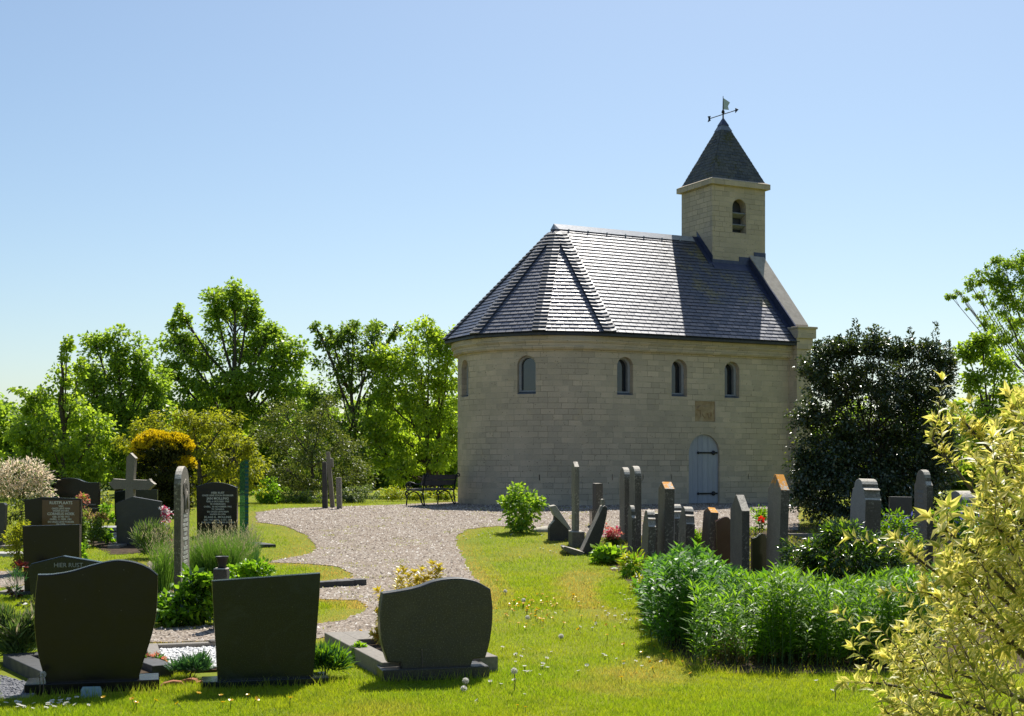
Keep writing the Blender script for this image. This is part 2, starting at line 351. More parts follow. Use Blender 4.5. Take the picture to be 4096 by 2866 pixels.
# tuff masonry
def m_tuff(name, kind):
    m, n, o = newmat(name); co = objco(n); sp = N(n, 'ShaderNodeSeparateXYZ'); L(n, co, sp.inputs[0])
    x, y, z = sp.outputs
    if kind == 'apse':
        th = mathn(n, 'ARCTAN2', mathn(n, 'MULTIPLY', mathn(n, 'SUBTRACT', x, AC), -1), mathn(n, 'SUBTRACT', CR, y))
        s1 = mathn(n, 'ADD', mathn(n, 'MULTIPLY', th, -CR), AC); k = mathn(n, 'LESS_THAN', x, AC)
        s0 = mathn(n, 'ADD', x, y)
        s = mathn(n, 'ADD', mathn(n, 'MULTIPLY', s1, k), mathn(n, 'MULTIPLY', s0, mathn(n, 'SUBTRACT', 1, k)))
    else: s = mathn(n, 'ADD', x, y)
    cb = N(n, 'ShaderNodeCombineXYZ'); L(n, s, cb.inputs[0]); L(n, z, cb.inputs[1])
    jit = noise(n, co, 6, 3); va = N(n, 'ShaderNodeVectorMath', operation='ADD'); L(n, cb.outputs[0], va.inputs[0])
    jc = N(n, 'ShaderNodeCombineXYZ'); L(n, mathn(n, 'MULTIPLY', mathn(n, 'SUBTRACT', jit, .5), .02), jc.inputs[0]); L(n, mathn(n, 'MULTIPLY', mathn(n, 'SUBTRACT', jit, .5), .016), jc.inputs[1]); L(n, jc.outputs[0], va.inputs[1])
    bk = N(n, 'ShaderNodeTexBrick', offset=.5, squash=.72, squash_frequency=3); L(n, va.outputs[0], bk.inputs['Vector'])
    for kk, vv in (('Scale', 1.0), ('Mortar Size', .006), ('Mortar Smooth', .3), ('Bias', -.1), ('Brick Width', .36), ('Row Height', .148)): bk.inputs[kk].default_value = vv
    bk.inputs['Color1'].default_value = c4((.69, .555, .41)); bk.inputs['Color2'].default_value = c4((.40, .335, .26)); bk.inputs['Mortar'].default_value = c4((.30, .265, .20))
    grain = noise(n, co, 55, 5, .75); big = noise(n, co, .75, 5, .6); med = noise(n, co, 4, 5, .65)
    col = mixc(n, .38, bk.outputs['Color'], (.54, .45, .345))
    # light or dark pointing, differing from patch to patch
    mc = mixc(n, ramp(n, noise(n, co, 1.1, 3), [(.42, (0,) * 3), (.58, (1,) * 3)]), (.22, .18, .13), (.66, .58, .44))
    col = mixc(n, mathn(n, 'MULTIPLY', bk.outputs['Fac'], .8), col, mc)
    col = mixc(n, ramp(n, big, [(.35, (.55,) * 3), (.68, (0,) * 3)]), col, (.36, .31, .235))
    col = mixc(n, ramp(n, med, [(.55, (0,) * 3), (.8, (.5,) * 3)]), col, (.60, .47, .30))
    col = mixc(n, ramp(n, grain, [(.30, (.75,) * 3), (.45, (0,) * 3)]), col, (.22, .185, .14))
    pits = N(n, 'ShaderNodeTexVoronoi', i_Scale=14.0); L(n, co, pits.inputs['Vector'])
    pk = mathn(n, 'MULTIPLY', ramp(n, pits.outputs['Distance'], [(.10, (1,) * 3), (.17, (0,) * 3)]), ramp(n, noise(n, co, 9, 2), [(.5, (0,) * 3), (.55, (1,) * 3)]))
    col = mixc(n, mathn(n, 'MULTIPLY', pk, .8), col, (.05, .042, .035))
    h = mathn(n, 'SUBTRACT', mathn(n, 'ADD', mathn(n, 'MULTIPLY', grain, .5), mathn(n, 'MULTIPLY', med, .4)), mathn(n, 'ADD', mathn(n, 'MULTIPLY', bk.outputs['Fac'], .35), mathn(n, 'MULTIPLY', pk, .6)))
    princ(n, o, col, .92, .15, 0, bump(n, h, .8, .02)); return m
M_TUFF = m_tuff('tuff_masonry', 'apse'); M_TUFF2 = m_tuff('tuff_ashlar', 'flat')
M_LEAD = m_simple('lead_sheet', (.13, .145, .18), (.20, .215, .25), 9, .42, .5, .25, .15, .004)
M_LEADL = m_simple('grey_lead_ridge', (.34, .35, .37), (.46, .47, .49), 12, .4, .5, .3, .3, .006)
M_FLASH = m_simple('dark_lead_flashing', (.035, .045, .09), (.065, .075, .13), 8, .4, .5, .3, .2, .004)
M_COPE = m_simple('coping_stone', (.33, .29, .235), (.48, .43, .36), 7, .8, .25, 0, .35, .006)
M_IRON = m_simple('black_ironwork', (.012, .012, .015), (.03, .03, .035), 30, .5, .5, .5)
M_FRAME = m_simple('window_frame_paint', (.26, .265, .27), (.34, .345, .35), 20, .6)
M_SILL = m_simple('sill_lead', (.13, .15, .18), (.19, .21, .24), 14, .55)
m, n, o = newmat('window_glass'); co = objco(n)
princ(n, o, (.012, .016, .022), .06, .9, 0, bump(n, noise(n, co, 3, 2), .06, .02)); M_GLASS = m
def m_slate(name, cols, rough, spec, moss=None, metal=0.0):
    m, n, o = newmat(name); co = objco(n); r = island(n)
    col = ramp(n, r, [(i / (len(cols) - 1), c) for i, c in enumerate(cols)])
    nz = noise(n, co, 22, 6, .7); col = mixc(n, mathn(n, 'ADD', mathn(n, 'MULTIPLY', nz, .7), .3), (.018, .02, .028), col)
    if moss:
        k = mathn(n, 'MULTIPLY', noise(n, co, 14, 5, .8), noise(n, co, 1.6, 3, .6))
        col = mixc(n, ramp(n, k, [(moss[0], (0,) * 3), (moss[0] + .05, (1,) * 3)]), col, moss[1])
    rr = mathn(n, 'ADD', mathn(n, 'MULTIPLY', mathn(n, 'SUBTRACT', r, .35), .22), rough)
    p = princ(n, o, col, rr, spec, metal, bump(n, nz, .35, .006)); p.inputs['IOR'].default_value = 1.82 if spec > .6 else 1.45; return m
M_SLATE = m_slate('roof_slate', [(.018, .027, .066), (.026, .036, .078), (.036, .046, .092), (.022, .032, .072)], .445, 1.0, None, .0)
M_SLATE2 = m_slate('spire_slate', [(.10, .11, .125), (.15, .16, .17), (.19, .19, .185)], .75, .2, (.30, (.085, .085, .045)))
M_HIP = m_slate('hip_slate', [(.03, .036, .06), (.05, .056, .08), (.04, .046, .07)], .60, .62, None, .0)
# lichen-flecked slates near the tower
M_SLATEM = m_slate('roof_slate_lichen', [(.018, .027, .066), (.026, .036, .078), (.036, .046, .092), (.022, .032, .072)], .52, 1.0, (.262, (.16, .12, .02)), .0)

chapel = empty('chapel', CH0, YAW, 'small tuff stone chapel with slate roof, round apse and square bell tower', 'chapel')
def outline(d, n=72):
    p = [(UO - .02, -d), (UO - .02, CW + d), (AC, CW + d)]
    for k in range(1, n): t = math.pi * k / n; p.append((AC - (CR + d) * math.sin(t), CR + (CR + d) * math.cos(t)))
    p.append((AC, -d)); return p[::-1]
def body_uv(u, z): return u, z
bm = bmesh.new(); zprism(bm, outline(0), -.45, 4.40)
wall = bobj('wall', bm, M_TUFF, chapel)
# where the apse windows sit (angle round the apse from the front)
def apse_pt(t, d=0): return (AC - (CR + d) * math.sin(t), CR - (CR + d) * math.cos(t))
def find_t(x):
    best = min((abs(px_of(*chw(*apse_pt(t), 3))[0] - x * 1.0), t) for t in [i * .002 for i in range(0, 1000)]); return best[1]
wins = []
for x in (1858 / S_, 2106 / S_):
    t = find_t(x); p = apse_pt(t); wins.append((p[0], p[1], -t))       # position, rotation about z
for u in (.499 + .245, 2.212 + .245, 3.954 + .245): wins.append((u, 0, 0))
cut = bmesh.new(); WZ = 2.90; WH = 1.0; WW = .50
for (u, v, a) in wins:
    Mx = Matrix.Translation((u, v, WZ)) @ Matrix.Rotation(a, 4, 'Z'); prism(cut, arch(WW, WH), -.3, .34, Mx)
DU, DW, DH = 3.271, 1.015, 1.89
prism(cut, arch(DW, DH + .5, z0=-.5, x0=DU), -.2, .13)
PU, PZ = 3.30, 2.513
prism(cut, [(PU - .335, PZ - .275), (PU + .335, PZ - .275), (PU + .335, PZ + .275), (PU - .335, PZ + .275)], -.2, .05)
slots = [(-1.7, 1), (-.75, 1), (.35, 0), (1.3, 0), (2.2, 0), (4.75, 0)]
for u, ap in slots:
    if ap: t = -u / CR; p = apse_pt(t); Mx = Matrix.Translation((p[0], p[1], .66)) @ Matrix.Rotation(-t, 4, 'Z')
    else: Mx = Matrix.Translation((u, 0, .66))
    box(cut, (-.012, -.1, 0), (.012, .1, .15), Mx)
boolean(wall, cut)
# corbelled cornice of two courses
bm = bmesh.new(); zprism(bm, outline(.125), 4.055, 4.212, bevel=0); zprism(bm, outline(.18), 4.215, 4.39)
bmesh.ops.bevel(bm, geom=[e for e in bm.edges if abs(e.verts[0].co.z - e.verts[1].co.z) < 1e-5 and min(abs(e.verts[0].co.z - 4.055), abs(e.verts[0].co.z - 4.215)) < 1e-4], offset=.03, segments=2, affect='EDGES')
for f in list(bm.faces):
    if f.calc_center_median().x > UO - .03: bmesh.ops.delete(bm, geom=[f], context='FACES_ONLY')
cornice = bobj('cornice', bm, M_TUFF, chapel)
# windows
for (u, v, a) in wins:
    we = bpy.data.objects.new('window', None); link(we, chapel); we.location = (u, v, WZ); we.rotation_euler = (0, 0, a)
    bm = bmesh.new(); o_, i_ = arch(WW - .004, WH - .06, 14, 0, .06), arch(WW - .12, WH - .15, 14, 0, .10)
    ya, yb = .16, .30
    for A, B in ((o_, i_),):
        va = [[bm.verts.new((p[0], y, p[1])) for p in q] for q, y in ((A, ya), (B, ya + .02), (B, yb), (A, yb))]
        for r1, r2 in zip(va, va[1:]):
            for k in range(len(r1)): bm.faces.new((r1[k], r1[(k + 1) % len(r1)], r2[(k + 1) % len(r1)], r2[k]))
    bobj('frame', bm, M_FRAME, we)
    bm = bmesh.new(); bm.faces.new([bm.verts.new((p[0], .285, p[1])) for p in arch(WW - .10, WH - .13, 14, 0, .09)]); prism(bm, arch(WW - .10, WH - .13, 14, 0, .09), .283, .295)
    bobj('pane', bm, M_GLASS, we)
    bm = bmesh.new(); q = [(-.245, .01, .005), (.245, .01, .005), (.245, .33, .10), (-.245, .33, .10), (-.245, .33, .002), (.245, .33, .002)]
    vv = [bm.verts.new(p) for p in q]; bm.faces.new((vv[0], vv[1], vv[2], vv[3])); bm.faces.new((vv[0], vv[3], vv[4])); bm.faces.new((vv[1], vv[5], vv[2])); bm.faces.new((vv[3], vv[2], vv[5], vv[4]))
    bobj('sill', bm, M_SILL, we)
# door of vertical boards with two strap hinges
m, n, o = newmat('grey_door_boards'); co = objco(n); sp = N(n, 'ShaderNodeSeparateXYZ'); L(n, co, sp.inputs[0])
mp = N(n, 'ShaderNodeMapping'); mp.inputs['Scale'].default_value = (14, 14, 1.1); L(n, co, mp.inputs[0])
gr = noise(n, mp.outputs[0], 3, 6, .65); r = island(n)
col = mixc(n, gr, (.26, .275, .32), (.48, .49, .53)); col = mixc(n, mathn(n, 'MULTIPLY', r, .25), col, (.17, .19, .26))
princ(n, o, col, .75, .25, 0, bump(n, gr, .3, .005)); M_DOOR = m
de = bpy.data.objects.new('door', None); link(de, chapel); de.location = (DU, .05, .02)
bm = bmesh.new(); nb = 6; r_ = DW / 2 - .004
for k in range(nb):
    x0 = -r_ + 2 * r_ * k / nb + .004; x1 = -r_ + 2 * r_ * (k + 1) / nb - .004
    top = lambda x: DH - .507 + math.sqrt(max(0, r_ * r_ - x * x)) - .01
    xx = [x0 + (x1 - x0) * j / 4 for j in range(5)]
    prism(bm, [(x0, 0), (x1, 0)] + [(x, top(x)) for x in xx[::-1]], .012 + .004 * (k % 2), .05)
prism(bm, arch(DW - .02, DH - .03), .045, .06)
bobj('board_panel', bm, M_DOOR, de)
for z in (1.37, .26):
    bm = bmesh.new(); box(bm, (-.16, -.012, z - .022), (.47, .006, z + .022)); lathe(bm, [(.0, 0), (.062, 0), (.062, .02), (.0, .022)], 14, Matrix.Translation((.33, -.004, z)) @ Matrix.Rotation(R_(90), 4, 'X'))
    lathe(bm, [(.0, 0), (.035, 0), (.035, .016), (.0, .018)], 12, Matrix.Translation((-.17, -.002, z)) @ Matrix.Rotation(R_(90), 4, 'X'))
    bobj('strap_hinge', bm, M_IRON, de)
# sandstone plaque with a four-legged beast in low relief
m, n, o = newmat('yellow_sandstone'); co = objco(n); a = noise(n, co, 7, 6, .65); col = ramp(n, a, [(.3, (.27, .185, .10)), (.7, (.46, .345, .21))])
princ(n, o, mixc(n, ramp(n, noise(n, co, 3, 4), [(.6, (0,) * 3), (.75, (.7,) * 3)]), col, (.42, .37, .28)), .9, .15, 0, bump(n, a, .4, .008)); M_SAND = m
bm = bmesh.new(); prism(bm, [(-.333, -.273), (.333, -.273), (.333, .273), (-.333, .273)], .02, .06, None, 0, .006)
beast = [(-.24, .10), (-.20, .14), (-.13, .16), (-.05, .13), (.05, .15), (.17, .14), (.24, .09), (.26, -.04), (.235, -.13), (.21, -.13), (.20, -.02), (.15, -.04), (.14, -.16), (.11, -.16), (.10, -.05), (.0, -.06), (-.04, -.10), (.03, -.16), (.0, -.19), (-.03, -.16), (-.09, -.07), (-.11, -.15), (-.14, -.15), (-.145, -.03), (-.17, .03), (-.23, .03), (-.265, .06)]
prism(bm, beast, -.012, .022, None, 0, .008)
po = bobj('plaque', bm, M_SAND, chapel); po.location = (PU, 0, PZ)
# dark gutter board under the slates, following the many-sided eaves
def eave_poly(d=0):
    rr = RP + d; p = [(UG, CR - rr), (UG, CR + rr)]
    for k in range(5, -1, -1): t = k * math.pi / 5; p.append((AC - rr * math.sin(t), CR - rr * math.cos(t)))
    return p[::-1]
bm = bmesh.new(); zprism(bm, eave_poly(-.02), 4.395, 4.47)
M_EAVE = m_simple('eave_board', (.02, .022, .028), (.045, .047, .055), 12, .5)
bobj('eave_board', bm, M_EAVE, chapel)
# roof: solid slopes below, every slate laid as a thin tilted plate above
APEX = Vector((URG, CR, ZR))
def ecorner(k): t = k * math.pi / 5; return Vector((AC - RP * math.sin(t), CR - RP * math.cos(t), ZE))
UR = UG + .06
bm = bmesh.new()
ev = [bm.verts.new(ecorner(k) - Vector((0, 0, .03))) for k in range(6)]; ap = bm.verts.new(APEX - Vector((0, 0, .03)))
for k in range(5): bm.faces.new((ev[k], ev[k + 1], ap))
e0 = bm.verts.new((UR, CR - RP, ZE - .03)); e1 = bm.verts.new((UR, CR + RP, ZE - .03)); rg = bm.verts.new((UR, CR, ZR - .03))
bm.faces.new((ev[0], ap, rg, e0)); bm.faces.new((ev[5], e1, rg, ap)); bm.faces.new((e0, rg, e1))
rd = random.Random(3)
def slates(bm, A, B, C, D, nc, wd, th=.017, lift=.021, mi=0, mif=None, jit=.5):
    "courses of slates on the slope A-B (eave) to D-C (top)"
    nrm = (B - A).cross(D - A).normalized()
    if nrm.z < 0: nrm.negate()
    for k in range(nc):
        t0 = k / nc; t1 = min(1.0, (k + 1.18) / nc)
        l0, r0 = A.lerp(D, t0), B.lerp(C, t0); l1, r1 = A.lerp(D, t1), B.lerp(C, t1)
        ln = (r0 - l0).length
        if ln < .03: continue
        ex = (r0 - l0) / ln; org = A; x_l = (l0 - org).dot(ex); x_r = x_l + ln
        x = math.floor(x_l / wd) * wd - (wd * .5 if k % 2 else 0) - wd
        while x < x_r:
            a = max(x, x_l); b = min(x + wd, x_r); x += wd
            if b - a < .02: continue
            fa, fb = (a - x_l) / ln, (b - x_l) / ln; gap = .006 / ln
            d0 = (rd.random() - .5) * .006 * jit; dz = (rd.random() - .5) * .006 * jit
            up0 = nrm * (lift + dz); up1 = nrm * .001
            dn = (D - A).normalized() * d0
            p = [l0.lerp(r0, fa + gap) + up0 + dn, l0.lerp(r0, fb - gap) + up0 + nrm * (rd.random() - .5) * .004 * jit + dn, l1.lerp(r1, fb - gap) + up1, l1.lerp(r1, fa + gap) + up1]
            vt = [bm.verts.new(q) for q in p]; vb = [bm.verts.new(q - nrm * th) for q in p[:2]]
            mm = mif((p[0] + p[2]) / 2) if mif else mi
            bm.faces.new(vt).material_index = mm; bm.faces.new((vb[0], vb[1], vt[1], vt[0])).material_index = 0  # butt edges use the first slot: dark on the roof, painting their shadow line
            bm.faces.new((vb[0], vt[0], vt[3])).material_index = mm; bm.faces.new((vb[1], vt[2], vt[1])).material_index = mm
NC = 31
mif = lambda p: 2 if (p.x > 3.5 and (p.z > 5.6)) else 1
slates(bm, ecorner(0), Vector((UR, CR - RP, ZE)), Vector((UR, CR, ZR)), APEX, NC, .235, mif=mif)
slates(bm, Vector((UR, CR + RP, ZE)), ecorner(5), APEX, Vector((UR, CR, ZR)), NC, .235, mi=1)
for k in range(5): slates(bm, ecorner(k + 1), ecorner(k), APEX, APEX, NC, .235, mi=1)
roof = bobj('roof', bm, [M_EAVE, M_SLATE, M_SLATEM], chapel, recalc=False)
# raised hip slates, pairs folded over each hip
def hip(A, n1, n2, top=.93):
    bm = bmesh.new(); ax = (APEX - A); Ln = ax.length; ax.normalize(); nn = 29
    s1 = ax.cross(n1).normalized(); s2 = n2.cross(ax).normalized()
    up = (n1 + n2).normalized()
    for k in range(nn):
        t0 = k / nn * Ln * top - .02; t1 = t0 + Ln * top / nn * 1.25; wv = .185
        for s, nr in ((s1, n1), (s2, n2)):
            if s.dot(up) > 0: s = -s
            lf0, lf1 = up * .062, up * .036
            j = (rd.random() - .5) * .012
            a = A + ax * t0 + lf0; b = A + ax * (t1) + lf1; c = b + s * (wv); d = a + s * (wv + j) + ax * (.055 + j) * (1 if True else 0)
            q = [bm.verts.new(x) for x in (a, d, c, b)]; e = [bm.verts.new(x - nr * .045) for x in (a, d)]; f2 = bm.verts.new(c - nr * .045)
            bm.faces.new(q); bm.faces.new((e[0], e[1], q[1], q[0])); bm.faces.new((e[1], f2, q[2], q[1]))
    return bm
def facet_n(k):
    if k < 0: a, b = ecorner(0), Vector((UR, CR - RP, ZE)); nn = (b - a).cross(APEX - a)
    elif k > 4: a, b = ecorner(5), Vector((UR, CR + RP, ZE)); nn = (b - a).cross(APEX - a)
    else: a, b = ecorner(k), ecorner(k + 1); nn = (b - a).cross(APEX - a)
    nn.normalize(); return nn if nn.z > 0 else -nn
for k in range(6): bobj('hip_tiles', hip(ecorner(k), facet_n(k - 1), facet_n(k)), M_HIP, roof)
# lead ridge with clips, lead cap at the apse end
bm = bmesh.new(); hw = .16
yv = [(-hw, -hw * SLOPE), (0, 0.012), (hw, -hw * SLOPE)]
for s in (-1, 1):
    q = [(URG - .1, CR, ZR + .045), (4.9, CR, ZR + .045), (4.9, CR + s * hw, ZR + .045 - hw * SLOPE), (URG - .02, CR + s * hw, ZR + .045 - hw * SLOPE)]
    bm.faces.new([bm.verts.new(p) for p in q])
for k in range(5):
    a, b = ecorner(k + 1), ecorner(k); ca = APEX + Vector((-.1, 0, .045)); f = .055
    bm.faces.new([bm.verts.new(p) for p in (ca, APEX.lerp(a, f) + Vector((-.02, 0, .045)), APEX.lerp(b, f) + Vector((-.02, 0, .045)))])
for x in [.45 + i * .62 for i in range(7)]: box(bm, (x, CR - hw - .005, ZR - hw * SLOPE + .03), (x + .035, CR - hw + .03, ZR - hw * SLOPE + .07))
bobj('ridge_lead', bm, M_LEADL, roof)
# gable parapet with sloping coping and kneeler
def roofz(v): return ZE + (v + OV) * SLOPE
bm = bmesh.new()
# pilaster carrying the kneeler at the front, wall behind it
box(bm, (UG, -.36, -.4), (UO, 0.02, 4.30)); box(bm, (UG, CW - .02, -.4), (UO, CW + .36, 4.30))
for s in (0, 1):
    fv = (lambda v: v) if not s else (lambda v: CW - v)
    ya, yb = sorted((fv(-.40), fv(.1))); box(bm, (UG - .03, ya, 4.30), (UO + .035, yb, 4.60))
    ya, yb = sorted((fv(-.46), fv(.1))); box(bm, (UG - .05, ya, 4.60), (UO + .10, yb, 4.86))
pts = [(-.1, 4.4), (-.1, 5.0), (1.95, roofz(1.95) + .24), (CW - 1.95, roofz(1.95) + .24), (CW + .1, 5.0), (CW + .1, 4.4)]
bm2 = bmesh.new(); Mg = Matrix(((0, 1, 0, 0), (1, 0, 0, 0), (0, 0, 1, 0), (0, 0, 0, 1)))
prism(bm, pts, UG + .08, UO + .07, Mg)
gab = bobj('gable_parapet', bm, M_TUFF2, chapel)
bm = bmesh.new()
for s in (0, 1):
    fv = (lambda v: v) if not s else (lambda v: CW - v)
    q = [(fv(-.14), 4.93), (fv(-.14), 5.01), (fv(1.95), roofz(1.95) + .33), (fv(1.95), roofz(1.95) + .25)]
    prism(bm, q, UG + .06, UO + .085, Mg, 0, .01)
bobj('coping', bm, M_COPE, gab)
for s in (0, 1):
    bm = bmesh.new(); fv = (lambda v: v) if not s else (lambda v: CW - v)
    ya, yb = sorted((fv(-.50), fv(.12))); box(bm, (UG - .07, ya, 4.862), (UO + .13, yb, 4.925))
    bmesh.ops.bevel(bm, geom=list(bm.edges), offset=.008, segments=1, affect='EDGES')
    bobj('kneeler_cap', bm, M_TUFF2, gab)
for s in (0, 1):
    bm = bmesh.new(); fv = (lambda v: v) if not s else (lambda v: CW - v)
    q = [(fv(-.33), roofz(-.33) + .02), (fv(-.33), roofz(-.33) + .30), (fv(1.9), roofz(1.9) + .27), (fv(1.9), roofz(1.9) + .02)]
    prism(bm, q, UG + .035, UG + .079, Mg)
    q = [(fv(-.36), roofz(-.36) + .005), (fv(-.36), roofz(-.36) + .035), (fv(1.9), roofz(1.9) + .035), (fv(1.9), roofz(1.9) + .005)]
    prism(bm, q, UG - .10, UG + .04, Mg)
    bobj('flashing', bm, M_FLASH, gab)
# bell tower
T0, T1, TV0, TV1 = 4.89, 6.80, 1.8745, 3.4345; ZT = 9.196
tw = bpy.data.objects.new('bell_tower', None); link(tw, chapel)
bm = bmesh.new(); box(bm, (T0, TV0, 5.6), (T1, TV1, ZT)); tb = bobj('shaft', bm, M_TUFF2, tw)
BU, BZ = 5.855, 7.86
cut = bmesh.new(); prism(cut, arch(.50, .99, z0=BZ, x0=BU), TV0 - .2, TV0 + .30); boolean(tb, cut)
bm = bmesh.new()
for z in (.20, .54): 
    Mx = Matrix.Translation((BU, TV0 + .12, BZ + z)) @ Matrix.Rotation(R_(-28), 4, 'X'); box(bm, (-.248, -.09, -.018), (.248, .12, .018), Mx)
bobj('louvre', bm, m_simple('grey_louvre', (.16, .165, .17), (.24, .245, .25), 18, .7), tw)
bm = bmesh.new(); box(bm, (BU - .249, TV0 + .27, BZ + .002), (BU + .249, TV0 + .295, BZ + .98)); bobj('belfry_back', bm, M_EAVE, tw)
bm = bmesh.new(); q = .11; hz = ZT + .155
A = [(T0 - q, TV0 - q), (T1 + q, TV0 - q), (T1 + q, TV1 + q), (T0 - q, TV1 + q)]
zprism(bm, A, ZT, hz); 
top = [v for v in bm.verts if v.co.z > hz - .01]
f = [f for f in bm.faces if all(v in top for v in f.verts)][0]
r = bmesh.ops.inset_region(bm, faces=[f], thickness=.13); 
for v in f.verts: v.co.z += .05
bobj('tower_cornice', bm, M_COPE if False else m_tuff('tower_cornice_stone', 'flat'), tw)
SC = Vector(((T0 + T1) / 2, (TV0 + TV1) / 2, 11.40)); sb = hz + .045
Q = [Vector((x, y, sb)) for x, y in ((T0 - .0, TV0 - .0), (T1 + .0, TV0 - .0), (T1 + .0, TV1 + .0), (T0 - .0, TV1 + .0))]
bm = bmesh.new(); qa = [bm.verts.new(p) for p in Q]; qp = bm.verts.new(SC - Vector((0, 0, .02)))
for k in range(4): bm.faces.new((qa[k], qa[(k + 1) % 4], qp))
for k in range(4): slates(bm, Q[k], Q[(k + 1) % 4], Q[(k + 1) % 4].lerp(SC, .86), Q[k].lerp(SC, .86), 17, .19, lift=.012, jit=1.3)
sp_ = bobj('spire', bm, [M_SLATE2], tw, recalc=False)
bm = bmesh.new()
def pyr(bm, t0, t1, grow):
    a = [bm.verts.new(p.lerp(SC, t0) + Vector(((p.x - SC.x) * grow, (p.y - SC.y) * grow, 0))) for p in Q]; b = [bm.verts.new(p.lerp(SC, t1) + Vector(((p.x - SC.x) * grow * .6, (p.y - SC.y) * grow * .6, 0))) for p in Q]
    for k in range(4): bm.faces.new((a[k], a[(k + 1) % 4], b[(k + 1) % 4], b[k]))
    bm.faces.new(b)
pyr(bm, .80, .90, .02); bobj('lead_collar', bm, M_LEAD, sp_)
bm = bmesh.new(); pyr(bm, .885, .998, .03); bobj('lead_cap', bm, M_FLASH, sp_)
# flashings round the tower foot
bm = bmesh.new()
q = [(TV0 - .03, roofz(TV0 - .03) + .03), (TV0 - .03, roofz(TV0) + .22), (CR - .02, ZR + .2), (CR - .02, ZR + .03)]
prism(bm, q, T0 - .018, T0 - .003, Mg); prism(bm, [(TV0 - .06, roofz(TV0 - .06) + .02), (TV0 - .06, roofz(TV0 - .06) + .045), (CR, ZR + .055), (CR, ZR + .03)], T0 - .16, T0 - .002, Mg)
box(bm, (T0 - .02, TV0 - .02, roofz(TV0) - .02), (T0 + .95, TV0 - .003, roofz(TV0) + .12)); box(bm, (T0 + .95, TV0 - .021, roofz(TV0) - .02), (T1 - .42, TV0 - .003, roofz(TV0) + .25)); box(bm, (T1 - .42, TV0 - .022, roofz(TV0) - .02), (T1 + .003, TV0 - .003, roofz(TV0) + .42))
prism(bm, [(TV0 - .2, roofz(TV0 - .2) + .02), (TV0 - .2, roofz(TV0 - .2) + .04), (TV0, roofz(TV0) + .05), (TV0, roofz(TV0) + .02)], T0 - .05, UG + .04, Mg)
bobj('flashing', bm, M_FLASH, tw)
# weathervane
wv = bpy.data.objects.new('weathervane', None); link(wv, chapel); wv.location = SC
bm = bmesh.new(); tube(bm, [(0, 0, -.05), (0, 0, .32), (0, 0, .66)], [.024, .018, .009], 8); lathe(bm, [(.0, .13), (.045, .15), (.05, .19), (.03, .24), (.0, .25)], 12); bobj('pole', bm, M_IRON, wv)
bm = bmesh.new(); rz = Matrix.Rotation(-YAW, 4, 'Z') 
tube(bm, [rz @ Vector((-.32, .48, .115)), rz @ Vector((.29, -.44, .115))], .014, 6)
e = rz @ Vector((.29, -.44, .115)); d = (rz @ Vector((.66, -1.01, 0))).normalized()
prism(bm, [(0, -.075), (.0, .075), (.14, 0)], -.006, .006, Matrix.Translation(e) @ d.to_track_quat('X', 'Z').to_matrix().to_4x4())
e = rz @ Vector((-.32, .48, .115))
prism(bm, [(-.10, -.09), (.03, -.07), (.0, 0), (.03, .07), (-.10, .09), (-.06, 0)], -.006, .006, Matrix.Translation(e) @ d.to_track_quat('X', 'Z').to_matrix().to_4x4())
ar = bobj('arrow', bm, M_IRON, wv)
bm = bmesh.new(); prism(bm, [(.01, .26), (.01, .60), (.22, .44), (.155, .34), (.185, .22)], -.004, .004, Matrix.Rotation(R_(-60), 4, 'Z'))
bobj('flag', bm, m_simple('verdigris_flag', (.42, .50, .44), (.55, .62, .56), 20, .5, .4, .3), wv)
# ================================================================== HEADSTONES, GRAVES, BENCH
M_BLACK = m_granite('polished_black_granite', (.010, .009, .008), (.030, .026, .020), 220, .16, .3, (.016, .014, .011))
M_GREENG = m_granite('dark_green_granite', (.010, .015, .013), (.035, .045, .04), 130, .14, .33, (.032, .042, .042))  # bluish clouding here is a reflection painted into the stone colour
M_BROWNG = m_granite('dark_veined_granite', (.040, .036, .028), (.12, .11, .085), 90, .28, .4, (.085, .078, .060))
M_REDBR = m_granite('polished_brown_granite', (.10, .052, .032), (.05, .028, .02), 200, .14, .5, (.13, .07, .045))
M_GREYG = m_granite('dark_grey_granite', (.028, .029, .03), (.055, .055, .055), 160, .3, .5)
M_KERB = m_simple('kerb_stone', (.17, .15, .125), (.27, .24, .2), 30, .75, .3, 0, .25, .003)
M_KERBD = m_granite('dark_kerb_granite', (.03, .031, .031), (.07, .068, .065), 160, .5, .5)
M_LETTER = m_simple('pale_lettering', (.55, .54, .5), (.68, .67, .63), 40, .6)
M_LETTERD = m_simple('grey_lettering', (.17, .18, .18), (.26, .27, .27), 40, .6)
M_LETTERB = m_simple('bluish_lettering', (.30, .30, .46), (.36, .36, .52), 40, .6)
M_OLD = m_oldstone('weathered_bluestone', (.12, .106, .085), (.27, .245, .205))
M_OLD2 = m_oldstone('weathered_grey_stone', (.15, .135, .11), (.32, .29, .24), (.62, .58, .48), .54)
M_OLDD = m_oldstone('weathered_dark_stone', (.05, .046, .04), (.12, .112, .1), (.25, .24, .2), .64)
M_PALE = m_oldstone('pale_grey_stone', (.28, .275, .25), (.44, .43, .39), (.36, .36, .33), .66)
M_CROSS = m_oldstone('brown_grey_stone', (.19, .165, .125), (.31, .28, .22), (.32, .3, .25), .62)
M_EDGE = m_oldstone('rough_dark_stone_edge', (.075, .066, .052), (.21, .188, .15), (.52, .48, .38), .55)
_fc = None
